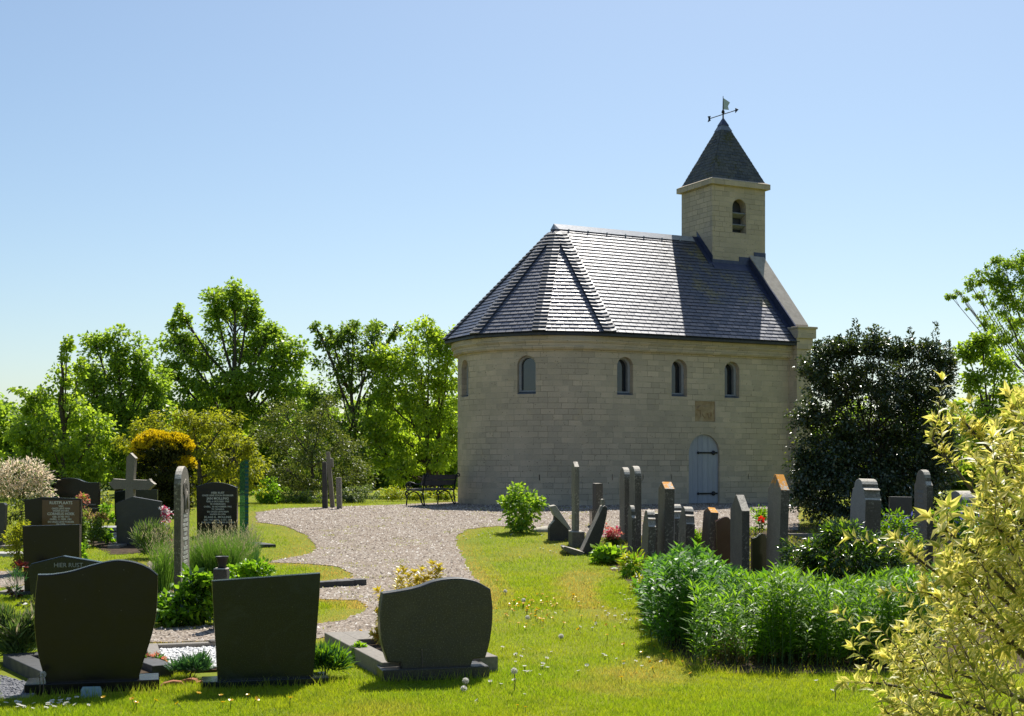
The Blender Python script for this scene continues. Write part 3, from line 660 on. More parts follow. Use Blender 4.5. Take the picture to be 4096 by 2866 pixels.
def text_bm(bm, s, size, M, depth=.003, mi=0):
    "flat lettering mesh added to bm, centred at the origin of M (x right, y up)"
    global _fc
    cu = bpy.data.curves.new('t', 'FONT'); cu.body = s; cu.size = size; cu.align_x = 'CENTER'; cu.align_y = 'CENTER'; cu.resolution_u = 2; cu.extrude = depth; cu.offset = size * .012
    ob = bpy.data.objects.new('t', cu); COL.objects.link(ob); bpy.context.view_layer.update()
    me = bpy.data.meshes.new_from_object(ob.evaluated_get(bpy.context.evaluated_depsgraph_get()))
    bpy.data.objects.remove(ob); bpy.data.curves.remove(cu)
    t = bmesh.new(); t.from_mesh(me); bpy.data.meshes.remove(me)
    vm = {v: bm.verts.new(M @ v.co) for v in t.verts}
    for f in t.faces:
        try: bm.faces.new([vm[v] for v in f.verts]).material_index = mi
        except ValueError: pass
    t.free()
def inscription(lines, parent, x, y, z, mat, k=1.0):
    "lines: (text, size, dz); written on the face looking to -y at local y"
    bm = bmesh.new(); zz = z
    for s, size, dz in lines:
        zz -= dz
        text_bm(bm, s, size, Matrix.Translation((x, y, zz)) @ Matrix.Rotation(R_(90), 4, 'X') @ Matrix.Diagonal((k, 1, 1, 1)))
    return bobj('inscription', bm, mat, parent, recalc=False)
def smooth_line(p, n=5, closed=False):
    "Catmull-Rom through points"
    out_ = []
    for i in range(len(p) - 1):
        a, b, c, d = p[max(i - 1, 0)], p[i], p[i + 1], p[min(i + 2, len(p) - 1)]
        for k in range(n):
            t = k / n
            out_.append(tuple(.5 * ((2 * b[j]) + (-a[j] + c[j]) * t + (2 * a[j] - 5 * b[j] + 4 * c[j] - d[j]) * t * t + (-a[j] + 3 * b[j] - 3 * c[j] + d[j]) * t ** 3) for j in (0, 1)))
    out_.append(tuple(p[-1])); return out_
ROW = R_(15)
def stone_px(name, label, px, x0, yb, Y, th, mat, rot=0, bevel=.008, zb=0, group=None, cat='headstone'):
    """upright slab facing the path: outline given as seen in the photo around x0 at depth Y, standing at ground height + zb"""
    base = gx(x0, Y); k = pxm(Y); yg = HY + (CAMZ - g(Y)) / k
    e = empty(name, base, rot, label, cat, group)
    pts = [((p[0] - x0) * k / math.cos(rot) * (1 + (p[0] - x0) / F * math.tan(rot)), ((yg - p[1]) * k * (1 + (p[0] - x0) / F * math.tan(rot)) if p[1] < yb - 7 else zb - .03)) for p in px]
    bm = bmesh.new(); prism(bm, pts, 0, th, None, 0, bevel)
    s = bobj('slab', bm, mat, e); return e, k
def part_box(name, e, boxes, mat, bevel=.006):
    bm = bmesh.new()
    for a, b in boxes: box(bm, a, b)
    if bevel: bmesh.ops.bevel(bm, geom=list(bm.edges), offset=bevel, segments=1, affect='EDGES')
    return bobj(name, bm, mat, e)
GR_STONES = 'modern headstones on the left'
# ---- front row of three, seen from behind
Y1 = 9.60
topl = smooth_line([(94, 1284), (125, 1284.5), (165, 1279), (205, 1268), (245, 1260), (270, 1260), (300, 1267), (325, 1280), (343, 1296)], 5)
rt = smooth_line([(343, 1296), (342, 1350), (338, 1395), (328, 1440), (314, 1485), (303, 1526)], 4)
lf = smooth_line([(112, 1528), (98, 1478), (90, 1430), (87, 1380), (89, 1330), (94, 1284)], 4)
ob_, k_ = stone_px('headstone', 'big black polished headstone with a wavy top, cut by nothing, left of the front three', topl[:-1] + rt + lf[:-1], 210, 1527, Y1, .11, M_BLACK, ROW, .010, .075)
ob_['label'] = 'big black polished headstone with wavy top, leftmost of the front three'
part_box('plinth', ob_, [((-.47, -.06, -.03), (.46, .26, .077))], M_BLACK)
GR_KERB = 'kerb-edged grave beds'
M_PEBW = m_simple('white_pebble', (.62, .6, .57), (.8, .79, .76), 20, .55)
def pebbles(name, label, poly, z, size, n, mat, seed, parent_=None, kind='stuff'):
    "loose stones over a polygon (world xy)"
    rg = np.random.default_rng(seed); P = np.array(poly); lo, hi = P.min(0), P.max(0); q = rg.random((n, 2)) * (hi - lo) + lo
    q = q[inpoly(q[:, 0], q[:, 1], [tuple(p) for p in poly])]
    ico = bmesh.new(); bmesh.ops.create_icosphere(ico, subdivisions=1, radius=1); ico.verts.ensure_lookup_table()
    bv = np.array([v.co[:] for v in ico.verts]); bf = np.array([[v.index for v in f.verts] for f in ico.faces]); ico.free()
    m_ = len(q); sc = rg.uniform(.6, 1.3, (m_, 1, 3)) * size * np.array([1, 1, .6]); a = rg.random(m_) * 6.28
    B = bv[None] * sc; x = B[..., 0] * np.cos(a)[:, None] - B[..., 1] * np.sin(a)[:, None]; y = B[..., 0] * np.sin(a)[:, None] + B[..., 1] * np.cos(a)[:, None]
    V = np.stack([x + q[:, 0:1], y + q[:, 1:2], B[..., 2] + z + size * .3 + rg.random((m_, 1)) * size * .6], -1)
    Fc = (np.arange(m_)[:, None, None] * len(bv) + bf[None]).ravel()
    o = mobj(name, rawmesh(name, V.reshape(-1, 3), Fc, 3), mat, smooth=True); tag(o, label, 'pebbles', kind=kind); return o
def quad_kerb(name, label, e_loc, rot, w_, l_, h, t, mat, cat='grave kerb', soil=True, far=None):
    "rectangular kerb; origin at the near left corner, x along the row, y away"
    e = empty(name, e_loc, rot, label, cat, GR_KERB)
    part_box('kerb', e, [((0, 0, -.1), (t, l_, h))], mat, .004); part_box('kerb', e, [((w_ - t, 0, -.1), (w_, l_, h))], mat, .004)
    part_box('kerb', e, [((t + .001, l_ - (far or t), -.1), (w_ - t - .001, l_, h - .002))], mat, .004)
    if soil: part_box('bed', e, [((t + .001, .0, -.1), (w_ - t - .001, l_ - t, h - .05))], M_SOIL, 0)
    return e
def loc2(e_loc, rot, x, y): c, s = math.cos(rot), math.sin(rot); return (e_loc[0] + c * x - s * y, e_loc[1] + s * x + c * y)
# bed behind the wavy black stone, running away to the left
gl = gx(76, 9.42); KR = R_(15)
quad_kerb('grave_bed', 'dark kerbed grave bed of white pebbles behind the leftmost front stone', (gl.x, gl.y + .30, 0), R_(35), .95, 1.3, .10, .17, M_KERBD)
q = [loc2((gl.x, gl.y + .30), R_(35), a, b) for a, b in ((.175, -.05), (.5, -.05), (.5, .7), (.175, .7))]
pebbles('white_pebbles', 'white pebbles spread inside the dark kerb at the left front corner', q, .055, .020, 700, M_PEBW, 1)
q = [(gl.x - 1.2, 9.25), (gl.x + .02, 9.25), (gl.x - .02, 9.7), (gl.x - .9, 10.6), (gl.x - 1.4, 10.6)]
pebbles('grey_chippings', 'grey stone chippings beside the kerb in the bottom left corner', q, .0, .016, 9000, m_simple('grey_chipping', (.12, .12, .13), (.24, .24, .25), 15, .8), 2)
# small blue tile leaning on the plinth
tl = at(202, 1563, 9.30); e = empty('blue_tile', (tl.x, 9.315, 0), R_(8), 'small pale blue plaque leaning against the black plinth', 'plaque')
bm = bmesh.new(); prism(bm, [(-.07, 0), (.07, 0), (.072, .06), (.06, .083), (-.058, .084), (-.071, .064)], 0, .015, Matrix.Rotation(R_(-14), 4, 'X'), 0, .005)
bobj('tile', bm, m_simple('blue_glaze', (.16, .26, .33), (.24, .34, .40), 25, .3, .5), e)
Y2 = 9.83
e2, k_ = stone_px('headstone', 'tapered square headstone of dark green granite, middle of the front three', [(481, 1298), (713, 1291), (711, 1340), (697, 1514), (494, 1524), (483, 1340)], 597, 1519, Y2, .10, M_GREENG, ROW, .006, .055)
part_box('plinth', e2, [((-.46, -.06, -.04), (.46, .22, .057))], M_GREENG)
Y3 = 10.15
tl_ = smooth_line([(860, 1325), (900, 1321), (940, 1314), (975, 1303), (1010, 1298.5), (1040, 1300), (1070, 1309), (1099, 1327)], 5)
rt = smooth_line([(1099, 1327), (1103.5, 1370), (1102, 1410), (1096, 1450), (1087, 1481)], 4)
lf = smooth_line([(870, 1478), (859, 1440), (854, 1400), (855, 1360), (860, 1325)], 4)
e3, k_ = stone_px('headstone', 'veined dark brown headstone with wavy top and a notched foot, rightmost of the front three', tl_[:-1] + rt + [(1060, 1483), (1052, 1504), (905, 1506), (900, 1484), (872, 1482)] + lf[:-1], 980, 1506, Y3, .12, M_BROWNG, ROW, .014, .09)
part_box('plinth', e3, [((-.43, -.05, -.03), (.40, .24, .092))], M_BROWNG)
kl = gx(870, 10.02)
quad_kerb('grave_bed', 'grave bed with a sandy kerb and broad slab, left of the rightmost front stone', (kl.x - .06, kl.y + .14, 0), R_(21), .95, 1.95, .125, .16, M_KERB, far=.55)
# grave of white gravel behind the middle stone
gm = gx(395, 11.4)
quad_kerb('grave_bed', 'low kerbed grave of white gravel behind the square green headstone', (gx(470, 10.4).x - .45, 10.35, 0), R_(17), .95, 1.35, .07, .10, M_KERB)
q = [loc2((gx(470, 10.4).x - .45, 10.35), R_(17), a, b) for a, b in ((.11, .02), (.84, .02), (.84, 1.24), (.11, 1.24))]
pebbles('white_gravel', 'white gravel filling the low grave behind the square headstone', q, .02, .018, 3500, M_PEBW, 4)
e = empty('flat_stone', (loc2((gx(470, 10.4).x - .45, 10.35), R_(17), .62, 1.31)[0], loc2((gx(470, 10.4).x - .45, 10.35), R_(17), .62, 1.31)[1], .071), 0, 'small flat round stone lying on the kerb of the white gravel grave', 'stone')
bm = bmesh.new(); lathe(bm, [(0, 0), (.08, 0), (.085, .008), (.08, .016), (0, .017)], 20); bobj('disc', bm, M_KERB, e)
# broken orange brick pieces before the plinths
M_BRICK = m_simple('broken_brick', (.30, .12, .06), (.42, .19, .10), 25, .9, .2, 0, .4, .004)
for i, (x, y, r, s, lb) in enumerate(((385, 1537, .3, 1.0, 'long flake of orange brick at the lawn edge, nearest the black stone'), (425, 1531, -.2, .8, 'chunk of orange brick lying behind the long flake'), (452, 1536, .1, .6, 'smallest orange brick piece beside the square stone plinth'))):
    p = gq(x, y); e = empty('brick_piece', p, r, lb, 'brick', 'broken bricks at the lawn edge')
    bm = bmesh.new(); prism(bm, [(-.08 * s, 0), (.09 * s, 0), (.07 * s, .028), (.01, .036), (-.06 * s, .022)], -.03, .03, None, 0, .004); bobj('brick', bm, M_BRICK, e)
# ---- second line on the left
Y4 = 12.4
e4, k_ = stone_px('headstone', 'green granite headstone with pointed top lettered HIER RUST, behind the wavy black stone', [(64, 1290), (63, 1272), (70, 1264), (140, 1247), (236, 1263), (240, 1275), (226, 1430), (78, 1430)], 150, 1430, Y4, .09, M_GREENG, 0, .010)
inscription([('HIER RUST', .058, 0)], e4, .015, -.002, .70, M_LETTERD)
part_box('plinth', e4, [((-.42, -.05, -.04), (.42, .2, .05))], M_GREENG)
Y5 = 16.6
e5, k_ = stone_px('headstone', 'black headstone with straight flat top in front of the brown lettered stone', [(50, 1180), (178, 1176.5), (176, 1330), (55, 1332)], 113, 1331, Y5, .09, M_BLACK, 0, .006)
part_box('plinth', e5, [((-.40, -.03, -.03), (.38, .14, .05))], M_KERBD); part_box('kerb', e5, [((-.66, -.02, -.05), (-.402, .9, .05))], M_KERB)
Y6 = 20.0
e6, k_ = stone_px('headstone', 'brown and black granite headstone lettered RUSTPLAATS and CORNELIS HOEK', [(54, 1126), (57, 1121), (97, 1115), (181, 1119), (180, 1280), (62, 1280)], 118, 1280, Y6, .08, M_BLACK, 0, .006)
pf = part_box('panel', e6, [((-.155, -.012, .02), (.41, -.0005, 1.075))], M_REDBR, .003); pf['label'] = 'polished brown front panel'
inscription([('RUSTPLAATS', 0.063, 0.0000), ('VAN', 0.037, 0.0494), ('ONZE LIEVE MAN', 0.037, 0.0354), ('VADER EN OPA', 0.037, 0.0354), ('CORNELIS HOEK', 0.057, 0.0458), ('GEB. 30 MEI 1913', 0.037, 0.0442), ('OVERL. 11 FEBR. 1981', 0.037, 0.0374), ('EN ONZE LIEVE MOEDER', 0.037, 0.0395), ('EN OMA', 0.037, 0.0354)], e6, .13, -.015, 1.03, M_LETTER, .95)
e7, k_ = stone_px('headstone', 'dark bluish headstone cut off by the left edge of the photo', [(-40, 1128), (8, 1128), (12, 1133), (10, 1180), (3, 1226), (-34, 1226)], -14, 1226, gq(-10, 1230).y, .12, M_GREYG, 0, .008)
part_box('plinth', e7, [((-.5, -.1, -.04), (.42, .3, .05))], M_KERB)
sl_ = gq(20, 1246); e = empty('grave_slab', sl_, 0, 'pale flat grave slab in front of the stone at the left edge', 'grave slab'); part_box('slab', e, [((-.9, -.25, -.03), (.28, .25, .05))], m_simple('pale_slab', (.36, .34, .31), (.46, .44, .41), 12, .7), .006)
Y8 = 25.5
w_ = smooth_line([(121, 1084), (128, 1079), (140, 1073.5), (158, 1072), (175, 1075), (195, 1082), (222, 1082)], 4)
e8, k_ = stone_px('headstone', 'black wavy-topped headstone with faint script lines in front of the trees', w_ + [(219, 1180), (121, 1180)], 171, 1180, Y8, .12, M_BLACK, 0, .01)
inscription([('In liefde herinneren', .045, 0), ('Plotseling van ons weggenomen', .05, .115), ('maar voor altijd in onze gedachten', .05, .075), ('Rust zacht', .05, .42)], e8, .06, -.003, .69, M_LETTERD)
part_box('back_stone', e8, [((-.52, .03, 0), (-.44, .16, .78))], M_GREYG, .01)
YJ = gq(305, 1222).y
ej, k_ = stone_px('headstone', 'dark grey headstone with a low pointed top before the stone cross', [(259, 1129), (298, 1114), (361, 1125), (357, 1216), (262, 1216)], 309, 1218, YJ, .10, M_GREYG, 0, .005, .03)
part_box('plinth', ej, [((-.52, -.12, -.05), (.50, .24, .035))], M_KERBD); part_box('kerb', ej, [((-.36, -.62, -.05), (-.16, -.122, .03))], M_KERB)
YC = YJ + 1.3
kc = pxm(YC); ec = empty('stone_cross', gx(292, YC), R_(-6), 'brown-grey stone cross with pointed flared arms above the pointed headstone', 'cross')
bm = bmesh.new()
def cx(p): return ((p[0] - 292) * kc, CAMZ + (HY - p[1]) * kc - g(YC) if p[1] < 1190 else -.1)
arm = [(279, 1200), (280, 1098), (270, 1097), (253, 1098), (240, 1083), (247, 1081), (252, 1074), (281, 1076), (283, 1027), (280.5, 1029), (292, 1016), (304, 1028), (302, 1029), (299, 1076), (330, 1077), (336, 1074), (339, 1079), (348, 1086), (334, 1099), (299, 1098), (297, 1200)]
prism(bm, [cx(p) for p in arm], 0, .13, None, 0, .008); bobj('cross', bm, M_CROSS, ec)
ek, k_ = stone_px('headstone', 'low dark headstone with slanting top standing behind the stone cross', [(256, 1104), (285, 1099), (352, 1098), (352, 1185), (258, 1185)], 304, 1185, YC + 1.6, .1, M_GREENG, 0, .006)
inscription([('FAMILIE', .05, 0)], ek, .06, -.003, .6, M_LETTERD)
YM = 25.2
om = smooth_line([(441, 1092), (460, 1085), (485, 1082), (510, 1086), (531, 1094)], 5)
em, k_ = stone_px('headstone', 'black headstone with arched top lettered JAN MOLLING behind the tall grass', om + [(530, 1206), (442, 1206)], 486, 1206, YM, .16, M_BLACK, R_(3), .008)
part_box('panel', em, [((-.335, -.03, .0), (.385, -.001, .87))], M_BLACK, .003)
inscription([('HIER RUST', 0.053, 0.0000), ('ONZE LIEVE ZOON EN BROER', 0.043, 0.0499), ('JAN MOLLING', 0.065, 0.0585), ('GEB. 6 OKTOBER 1935', 0.043, 0.0568), ('TE WIERINGEN', 0.043, 0.0482), ('OVERL. 30 NOVEMBER 1961', 0.043, 0.0499), ('TE CANADA', 0.043, 0.0482), ('EN ONZE LIEVE MAN', 0.043, 0.0482), ('VADER EN OPA', 0.043, 0.0482), ('KLAAS K. MOLLING', 0.058, 0.0533), ('GEB. 1900 OVERL. 6 DEC. 1970', 0.040, 0.0533), ('EN ONZE LIEVE MOEDER EN OMA', 0.040, 0.0482)], em, .025, -.033, .82, M_LETTER)
gs = gq(575, 1228); e = empty('grave_slab', gs, R_(8), 'flat grey grave slab in the lawn right of the green glass', 'grave slab')
bm = bmesh.new(); zprism(bm, [(-.55, -.10), (.34, -.05), (.02, .75), (-.55, .9)], -.02, .055, 0, .006); bobj('slab', bm, M_KERBD, e)
# ---- tall steles turned edge-on
def stele(name, label, xl, xm, xr, yt, yb, Y, mat, prof='round', phi=5, parts=None, left=True, cat='headstone', lean=0, wdef=None, frontlean=0, group='old upright headstones along the path'):
    """left=True: broad face looks left (seen between xl and xm), edge between xm and xr.  left=False: edge xl..xm, broad face xm..xr looks right"""
    ph = R_(phi); k = pxm(Y)
    if left:
        t = max(.07, (xr - xm) * k / math.cos(ph)); nx_, kf = xm, xl - CX
        X0 = (xm - CX) * k; w0 = (X0 * F - Y * kf) / (F * math.sin(ph) + kf * math.cos(ph))
    else:
        t = max(.07, (xm - xl) * k / math.cos(ph)); kf = xr - CX; X0 = (xm - CX) * k
        w0 = (X0 * F - Y * kf) / (F * math.sin(ph) + kf * math.cos(ph))
    w0 = wdef or min(.75, max(.38, w0 if w0 > 0 else .6))
    h = CAMZ + (HY - yt) * k - g(Y)
    e = empty(name, (X0, Y, g(Y) - .0), ph, label, cat, group)
    # local: x = thickness direction, y = width direction (away)
    if prof == 'gable': o2 = [(0, -.25), (0, h * .925), (w0 * .5, h), (w0, h * .925), (w0, -.25)]
    elif prof == 'steep': o2 = [(0, -.25), (0, h - w0 * .33), (w0 * .46, h), (w0 * .54, h), (w0, h - w0 * .33), (w0, -.25)]
    elif prof == 'flat': o2 = [(0, -.25), (0, h), (w0, h), (w0, -.25)]
    elif prof == 'shoulder':
        r = w0 * .36; o2 = [(0, -.25), (0, h - r - .06), (.05, h - r - .02)] + [(w0 / 2 - r * math.cos(math.pi * i / 10), h - r + r * math.sin(math.pi * i / 10)) for i in range(11)] + [(w0 - .05, h - r - .02), (w0, h - r - .06), (w0, -.25)]
    elif prof == 'scroll':
        r = w0 * .25; o2 = [(0, -.25), (0, h - r * 1.9), (.03, h - r * 1.75), (.08, h - r * 1.05), (.04, h - r * 1.0)]
        o2 += [(w0 / 2 - r * 1.1 * math.cos(math.pi * i / 8), h - r * .8 + r * .8 * math.sin(math.pi * i / 8)) for i in range(9)]
        o2 += [(w0 - .04, h - r * 1.0), (w0 - .08, h - r * 1.05), (w0 - .03, h - r * 1.75), (w0, h - r * 1.9), (w0, -.25)]
    else:
        r = w0 / 2; rr = r * .8; o2 = [(0, -.25)] + [(r - r * math.cos(math.pi * i / 14), h - rr + rr * math.sin(math.pi * i / 14)) for i in range(15)] + [(w0, -.25)]
    sgn = 1 if left else -1
    M = Matrix(((0, sgn, 0, 0), (1, 0, 0, 0), (0, 0, 1, 0), (0, 0, 0, 1)))     # prism x->y, prism y->x
    Ml = Matrix.Rotation(R_(lean), 4, 'Y') @ Matrix.Rotation(R_(frontlean), 4, 'X')
    bm = bmesh.new(); prism(bm, o2, 0, t, Ml @ M, 0, .012); bmesh.ops.recalc_face_normals(bm, faces=bm.faces)
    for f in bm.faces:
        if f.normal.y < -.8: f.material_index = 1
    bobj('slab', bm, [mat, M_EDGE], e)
    e['_w'] = 0; del e['_w']
    return e, w0, h, t
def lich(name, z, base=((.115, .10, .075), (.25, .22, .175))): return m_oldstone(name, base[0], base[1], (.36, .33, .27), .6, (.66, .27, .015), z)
GO = 'old upright headstones along the path'
# left: carved stele beside the ground cover
eS, ws, hs_, ts = stele('headstone', 'tall narrow dark stele with carved lettering, edge-on in the left foreground', 390, 405.5, 425, 1046, 1345, 16.3, M_OLD2, 'round', 5, left=False)
bm = bmesh.new()
for i in range(16):
    z = hs_ - .62 - i * .058; L_ = ws * (.62 if i % 3 else .8)
    sN = ['HIER RUST', 'IN DE HEER', 'ONZE VADER', 'GEBOREN', 'MAART', 'OVERLEDEN', 'JUNI'][i % 7]
    text_bm(bm, sN, .055, Matrix.Translation((.003, ws / 2, z)) @ Matrix.Rotation(R_(90), 4, 'Z') @ Matrix.Rotation(R_(90), 4, 'X') @ Matrix.Diagonal((1.15, 1, 1, 1)))
bobj('inscription', bm, M_LETTER, eS, recalc=False)
bm = bmesh.new(); Mo = Matrix.Translation((.002, ws / 2, hs_ - .42)) @ Matrix.Rotation(R_(90), 4, 'Z')
prism(bm, arch(.2, .3, 10, 0, -.16), -.012, 0, Mo, 0, .004); prism(bm, arch(.32, .06, 8, 0, .2), -.01, 0, Mo, 0, .003); tube(bm, [Mo @ Vector((-.09, -.015, -.12)), Mo @ Vector((0, -.02, .1)), Mo @ Vector((.09, -.015, -.12))], .012, 6)
bobj('carved_ornament', bm, M_OLD2, eS)
stele('headstone', 'stubby grey stone post half hidden behind the tall narrow stele', 424, 430, 446, 1225, 1292, 18.2, M_OLDD, 'gable', 5, wdef=.4)
# green glass memorial seen nearly edge-on
m, n, o = newmat('green_glass'); co = objco(n); tb_ = N(n, 'ShaderNodeBsdfTransparent'); tb_.inputs[0].default_value = c4((.45, .78, .62))
p = N(n, 'ShaderNodeBsdfPrincipled'); p.inputs['Base Color'].default_value = c4((.05, .16, .11)); p.inputs['Roughness'].default_value = .12
L(n, bump(n, noise(n, co, 30, 3), .3, .005), p.inputs['Normal']); mx = N(n, 'ShaderNodeMixShader'); mx.inputs[0].default_value = .5; L(n, tb_.outputs[0], mx.inputs[1]); L(n, p.outputs[0], mx.inputs[2]); L(n, mx.outputs[0], o.inputs[0]); M_GLG = m
M_GLE = m_simple('green_glass_edge', (.0, .045, .028), (.0, .09, .06), 30, .15, .6)
Yg = gq(549, 1234).y; eg = empty('glass_memorial', gx(553, Yg), R_(20), 'tall green glass memorial slab seen almost edge-on beside the grass clump', 'headstone')
hg = CAMZ + (HY - 1031) * pxm(Yg) - g(Yg)
bm = bmesh.new(); wg = .62; prism(bm, [(0, -.1), (0, hg), (wg, hg - .06), (wg, -.1)], -.028, .028, Matrix(((0, 1, 0, 0), (1, 0, 0, 0), (0, 0, 1, 0), (0, 0, 0, 1))))
bobj('glass_pane', bm, M_GLG, eg)
bm = bmesh.new(); pr = [(.0, -.1)]
for i in range(46): z = hg * i / 45; pr.append((-.012 - .010 * (i % 2), z))
pr.append((.0, hg)); prism(bm, pr, -.03, .03, Matrix(((0, 1, 0, 0), (1, 0, 0, 0), (0, 0, 1, 0), (0, 0, 0, 1)))); bobj('chipped_edge', bm, M_GLE, eg)
# dark urn behind the square front stone
vu = gx(498, 13.2); eu = empty('grave_urn', (vu.x, 13.2, 0), 0, 'dark metal flower vase on a block behind the square headstone', 'vase')
hb = 1.65 - (1274 - HY) * pxm(13.2)
part_box('pedestal', eu, [((-.075, -.07, -.02), (.06, .07, hb))], M_OLDD, .008)
bm = bmesh.new(); lathe(bm, [(0, hb), (.045, hb), (.04, hb + .03), (.05, hb + .06), (.058, hb + .10), (.066, hb + .107), (.066, hb + .116), (.05, hb + .112), (.04, hb + .06), (0, hb + .06)], 18); bobj('vase', bm, M_IRON, eu)
# kerb at the grass tongue
a, b = gq(700, 1321), gq(822, 1314); d = b - a; ek = empty('border_kerb', a, math.atan2(d.y, d.x), 'long low grey kerb bordering the grass tongue beside the gravel', 'kerb')
Lk = d.length; part_box('kerb', ek, [((-.5, 0, -.05), (Lk * .78, .16, .085)), ((Lk * .782, -.004, -.05), (Lk, .165, .09))], M_KERBD, .005)
a = gq(352, 1302); ek = empty('border_kerb', a, R_(55), 'short dark kerb beside the tall narrow stele', 'kerb'); part_box('kerb', ek, [((-.55, 0, -.04), (.5, .14, .09))], M_KERBD, .005)
a = gq(185, 1222); ek = empty('edge_block', a, R_(5), 'small brown square block beside the black flat-topped headstone', 'block'); part_box('block', ek, [((-.14, -.1, -.02), (.13, .12, .26))], M_REDBR, .006)
# slate slab on a heap of cobbles
hp = gq(238, 1212); et = empty('slate_slab', (hp.x, hp.y + .45, hp.z + .17), R_(-4), 'flat slate table slab lying on the heap of cobbles', 'grave slab')
bm = bmesh.new(); zprism(bm, [(-.62, .1), (-.3, -.25), (.05, -.34), (.62, -.3), (.62, .5), (-.3, .5)], 0, .055, 0, .006); bobj('slab', bm, m_simple('mottled_slate', (.14, .14, .14), (.42, .42, .40), 7, .6, .3, 0, .3, .004), et)
rd = random.Random(11); cob = None
M_COB = [m_simple('grey_cobble', (.22, .21, .2), (.36, .35, .33), 6, .6, .4), m_simple('pale_cobble', (.4, .38, .35), (.56, .54, .5), 6, .6, .4), m_simple('brown_cobble', (.2, .17, .13), (.34, .3, .24), 6, .6, .4)]
cms = []
for mm in M_COB:
    bm = bmesh.new(); bmesh.ops.create_icosphere(bm, subdivisions=3, radius=1)
    for v in bm.verts: v.co *= 1 + .12 * math.sin(v.co.x * 2.3 + len(cms)) * math.cos(v.co.y * 2.9); v.co.z *= .62
    me = bpy.data.meshes.new('cobble'); bm.to_mesh(me); bm.free(); me.materials.append(mm); me.polygons.foreach_set('use_smooth', [True] * len(me.polygons)); cms.append(me)
for i in range(46):
    row = i // 18; x = hp.x - .62 + (i % 18) * .068 + rd.uniform(-.03, .03); s = rd.uniform(.05, .085)
    o = bpy.data.objects.new('cobble', cms[rd.randrange(3)]); COL.objects.link(o); o.location = (x + row * .05, hp.y - .06 + row * .13 + rd.uniform(-.04, .04), hp.z + .04 + row * .05); o.scale = (s * 1.25, s, s); o.rotation_euler = (rd.uniform(-.4, .4), rd.uniform(-.4, .4), rd.uniform(0, 3.1))
    tag(o, 'rounded cobble heaped below the slate slab on the left', 'cobble', 'cobbles heaped under the slate slab')
# ---- right-hand rows of old stones
def zx(a): return 1177.1 + .29294 * a
def zy(a): return 1009.0 + .29294 * a
stele('headstone', 'slim pointed grey obelisk stone standing on a square plinth', zx(352), zx(380), zx(416), zy(212), zy(625), 23.4, M_OLD2, 'gable', 5, wdef=.42)
o_ = [x for x in COL.objects if x.name.startswith('headstone')][-1]
part_box('plinth', o_, [((-.05, -.04, -.1), (.175, .48, .28))], M_OLD, .012)
for v in o_.children:
    if v.name.startswith('slab'): v.location.z = .28; v.data.materials[1] = M_OLD2
stele('headstone', 'dark flat-topped headstone behind the leaning stele', zx(537), zx(545), zx(597), zy(258), zy(560), 27.0, M_OLDD, 'flat', 5, wdef=.5)
stele('headstone', 'low black headstone left of the dark flat-topped one', zx(508), zx(514), zx(548), zy(460), zy(575), 26.6, M_BLACK, 'flat', 5, wdef=.4)
stele('headstone', 'tall grey stele with rounded head, left of the twin pair', zx(740), zx(762), zx(808), zy(135), zy(742), 24.2, M_OLD2, 'round', 5, wdef=.56)
stele('headstone', 'tallest grey stele with rounded head, right of the twin pair', zx(818), zx(842), zx(892), zy(124), zy(800), 22.6, M_OLD2, 'round', 5, wdef=.56)
stele('headstone', 'narrow low grey stele in front of the twin pair', zx(800), zx(818), zx(850), zy(428), zy(828), 21.7, M_OLD, 'shoulder', 5, wdef=.4)
stele('headstone', 'dark grey stele with stepped head leaning slightly, beside the twin pair', zx(908), zx(930), zx(990), zy(465), zy(960), 19.6, M_OLD, 'scroll', 5, wdef=.5, lean=2.5)
stele('headstone', 'dark squat stone half hidden behind the stepped-head stele', zx(962), zx(975), zx(1040), zy(488), zy(880), 21.0, M_OLDD, 'flat', 5, wdef=.45, lean=1.5)
stele('headstone', 'tall stele with orange lichen on its sloping top, in mid row', zx(1035), zx(1058), zx(1135), zy(246), zy(945), 19.9, lich('orange_lichen_stone', (945 - 300) * .29294 * pxm(19.9)), 'gable', 5, wdef=.5, lean=1.2)
stele('headstone', 'pale glossy curved-top stone behind the scroll-topped stele', zx(1140), zx(1146), zx(1212), zy(420), zy(850), 22.6, M_PALE, 'scroll', 5, wdef=.5)
stele('headstone', 'scroll-topped grey stele left of the squat lichened stone', zx(1172), zx(1220), zx(1290), zy(438), zy(900), 20.4, M_OLD2, 'scroll', 5, lean=2.5, wdef=.55)
stele('headstone', 'squat stele with yellow lichen on its slanted top', zx(1355), zx(1390), zx(1450), zy(442), zy(890), 20.2, lich('yellow_lichen_stone', (890 - 480) * .29294 * pxm(20.2)), 'gable', 5, lean=4.5, wdef=.5)
stele('headstone', 'smooth grey stele with steep pointed top behind the fern', zx(1570), zx(1660), zx(1722), zy(350), zy(1020), 18.4, M_OLD, 'steep', 5)
stele('headstone', 'widest old stele with bright orange lichen on its roof-shaped top', zx(1838), zx(1938), zx(2005), zy(188), zy(1010), 17.9, lich('bright_lichen_stone', (1010 - 260) * .29294 * pxm(17.9), ((.19, .168, .13), (.36, .32, .26))), 'steep', 5, lean=1.8)
tp = smooth_line([(1462, 548), (1490, 530), (1520, 517), (1545, 513), (1565, 522), (1580, 545)], 4)
stone_px('headstone', 'polished brown granite headstone with curved top behind the fern', [(zx(a), zy(b)) for a, b in tp] + [(zx(1578), zy(925)), (zx(1470), zy(925))], zx(1520), zy(925), 20.0, .1, M_REDBR, R_(4), .01)
tp = smooth_line([(1738, 676), (1765, 672), (1790, 655), (1815, 640), (1838, 650), (1852, 674), (1870, 680)], 4)
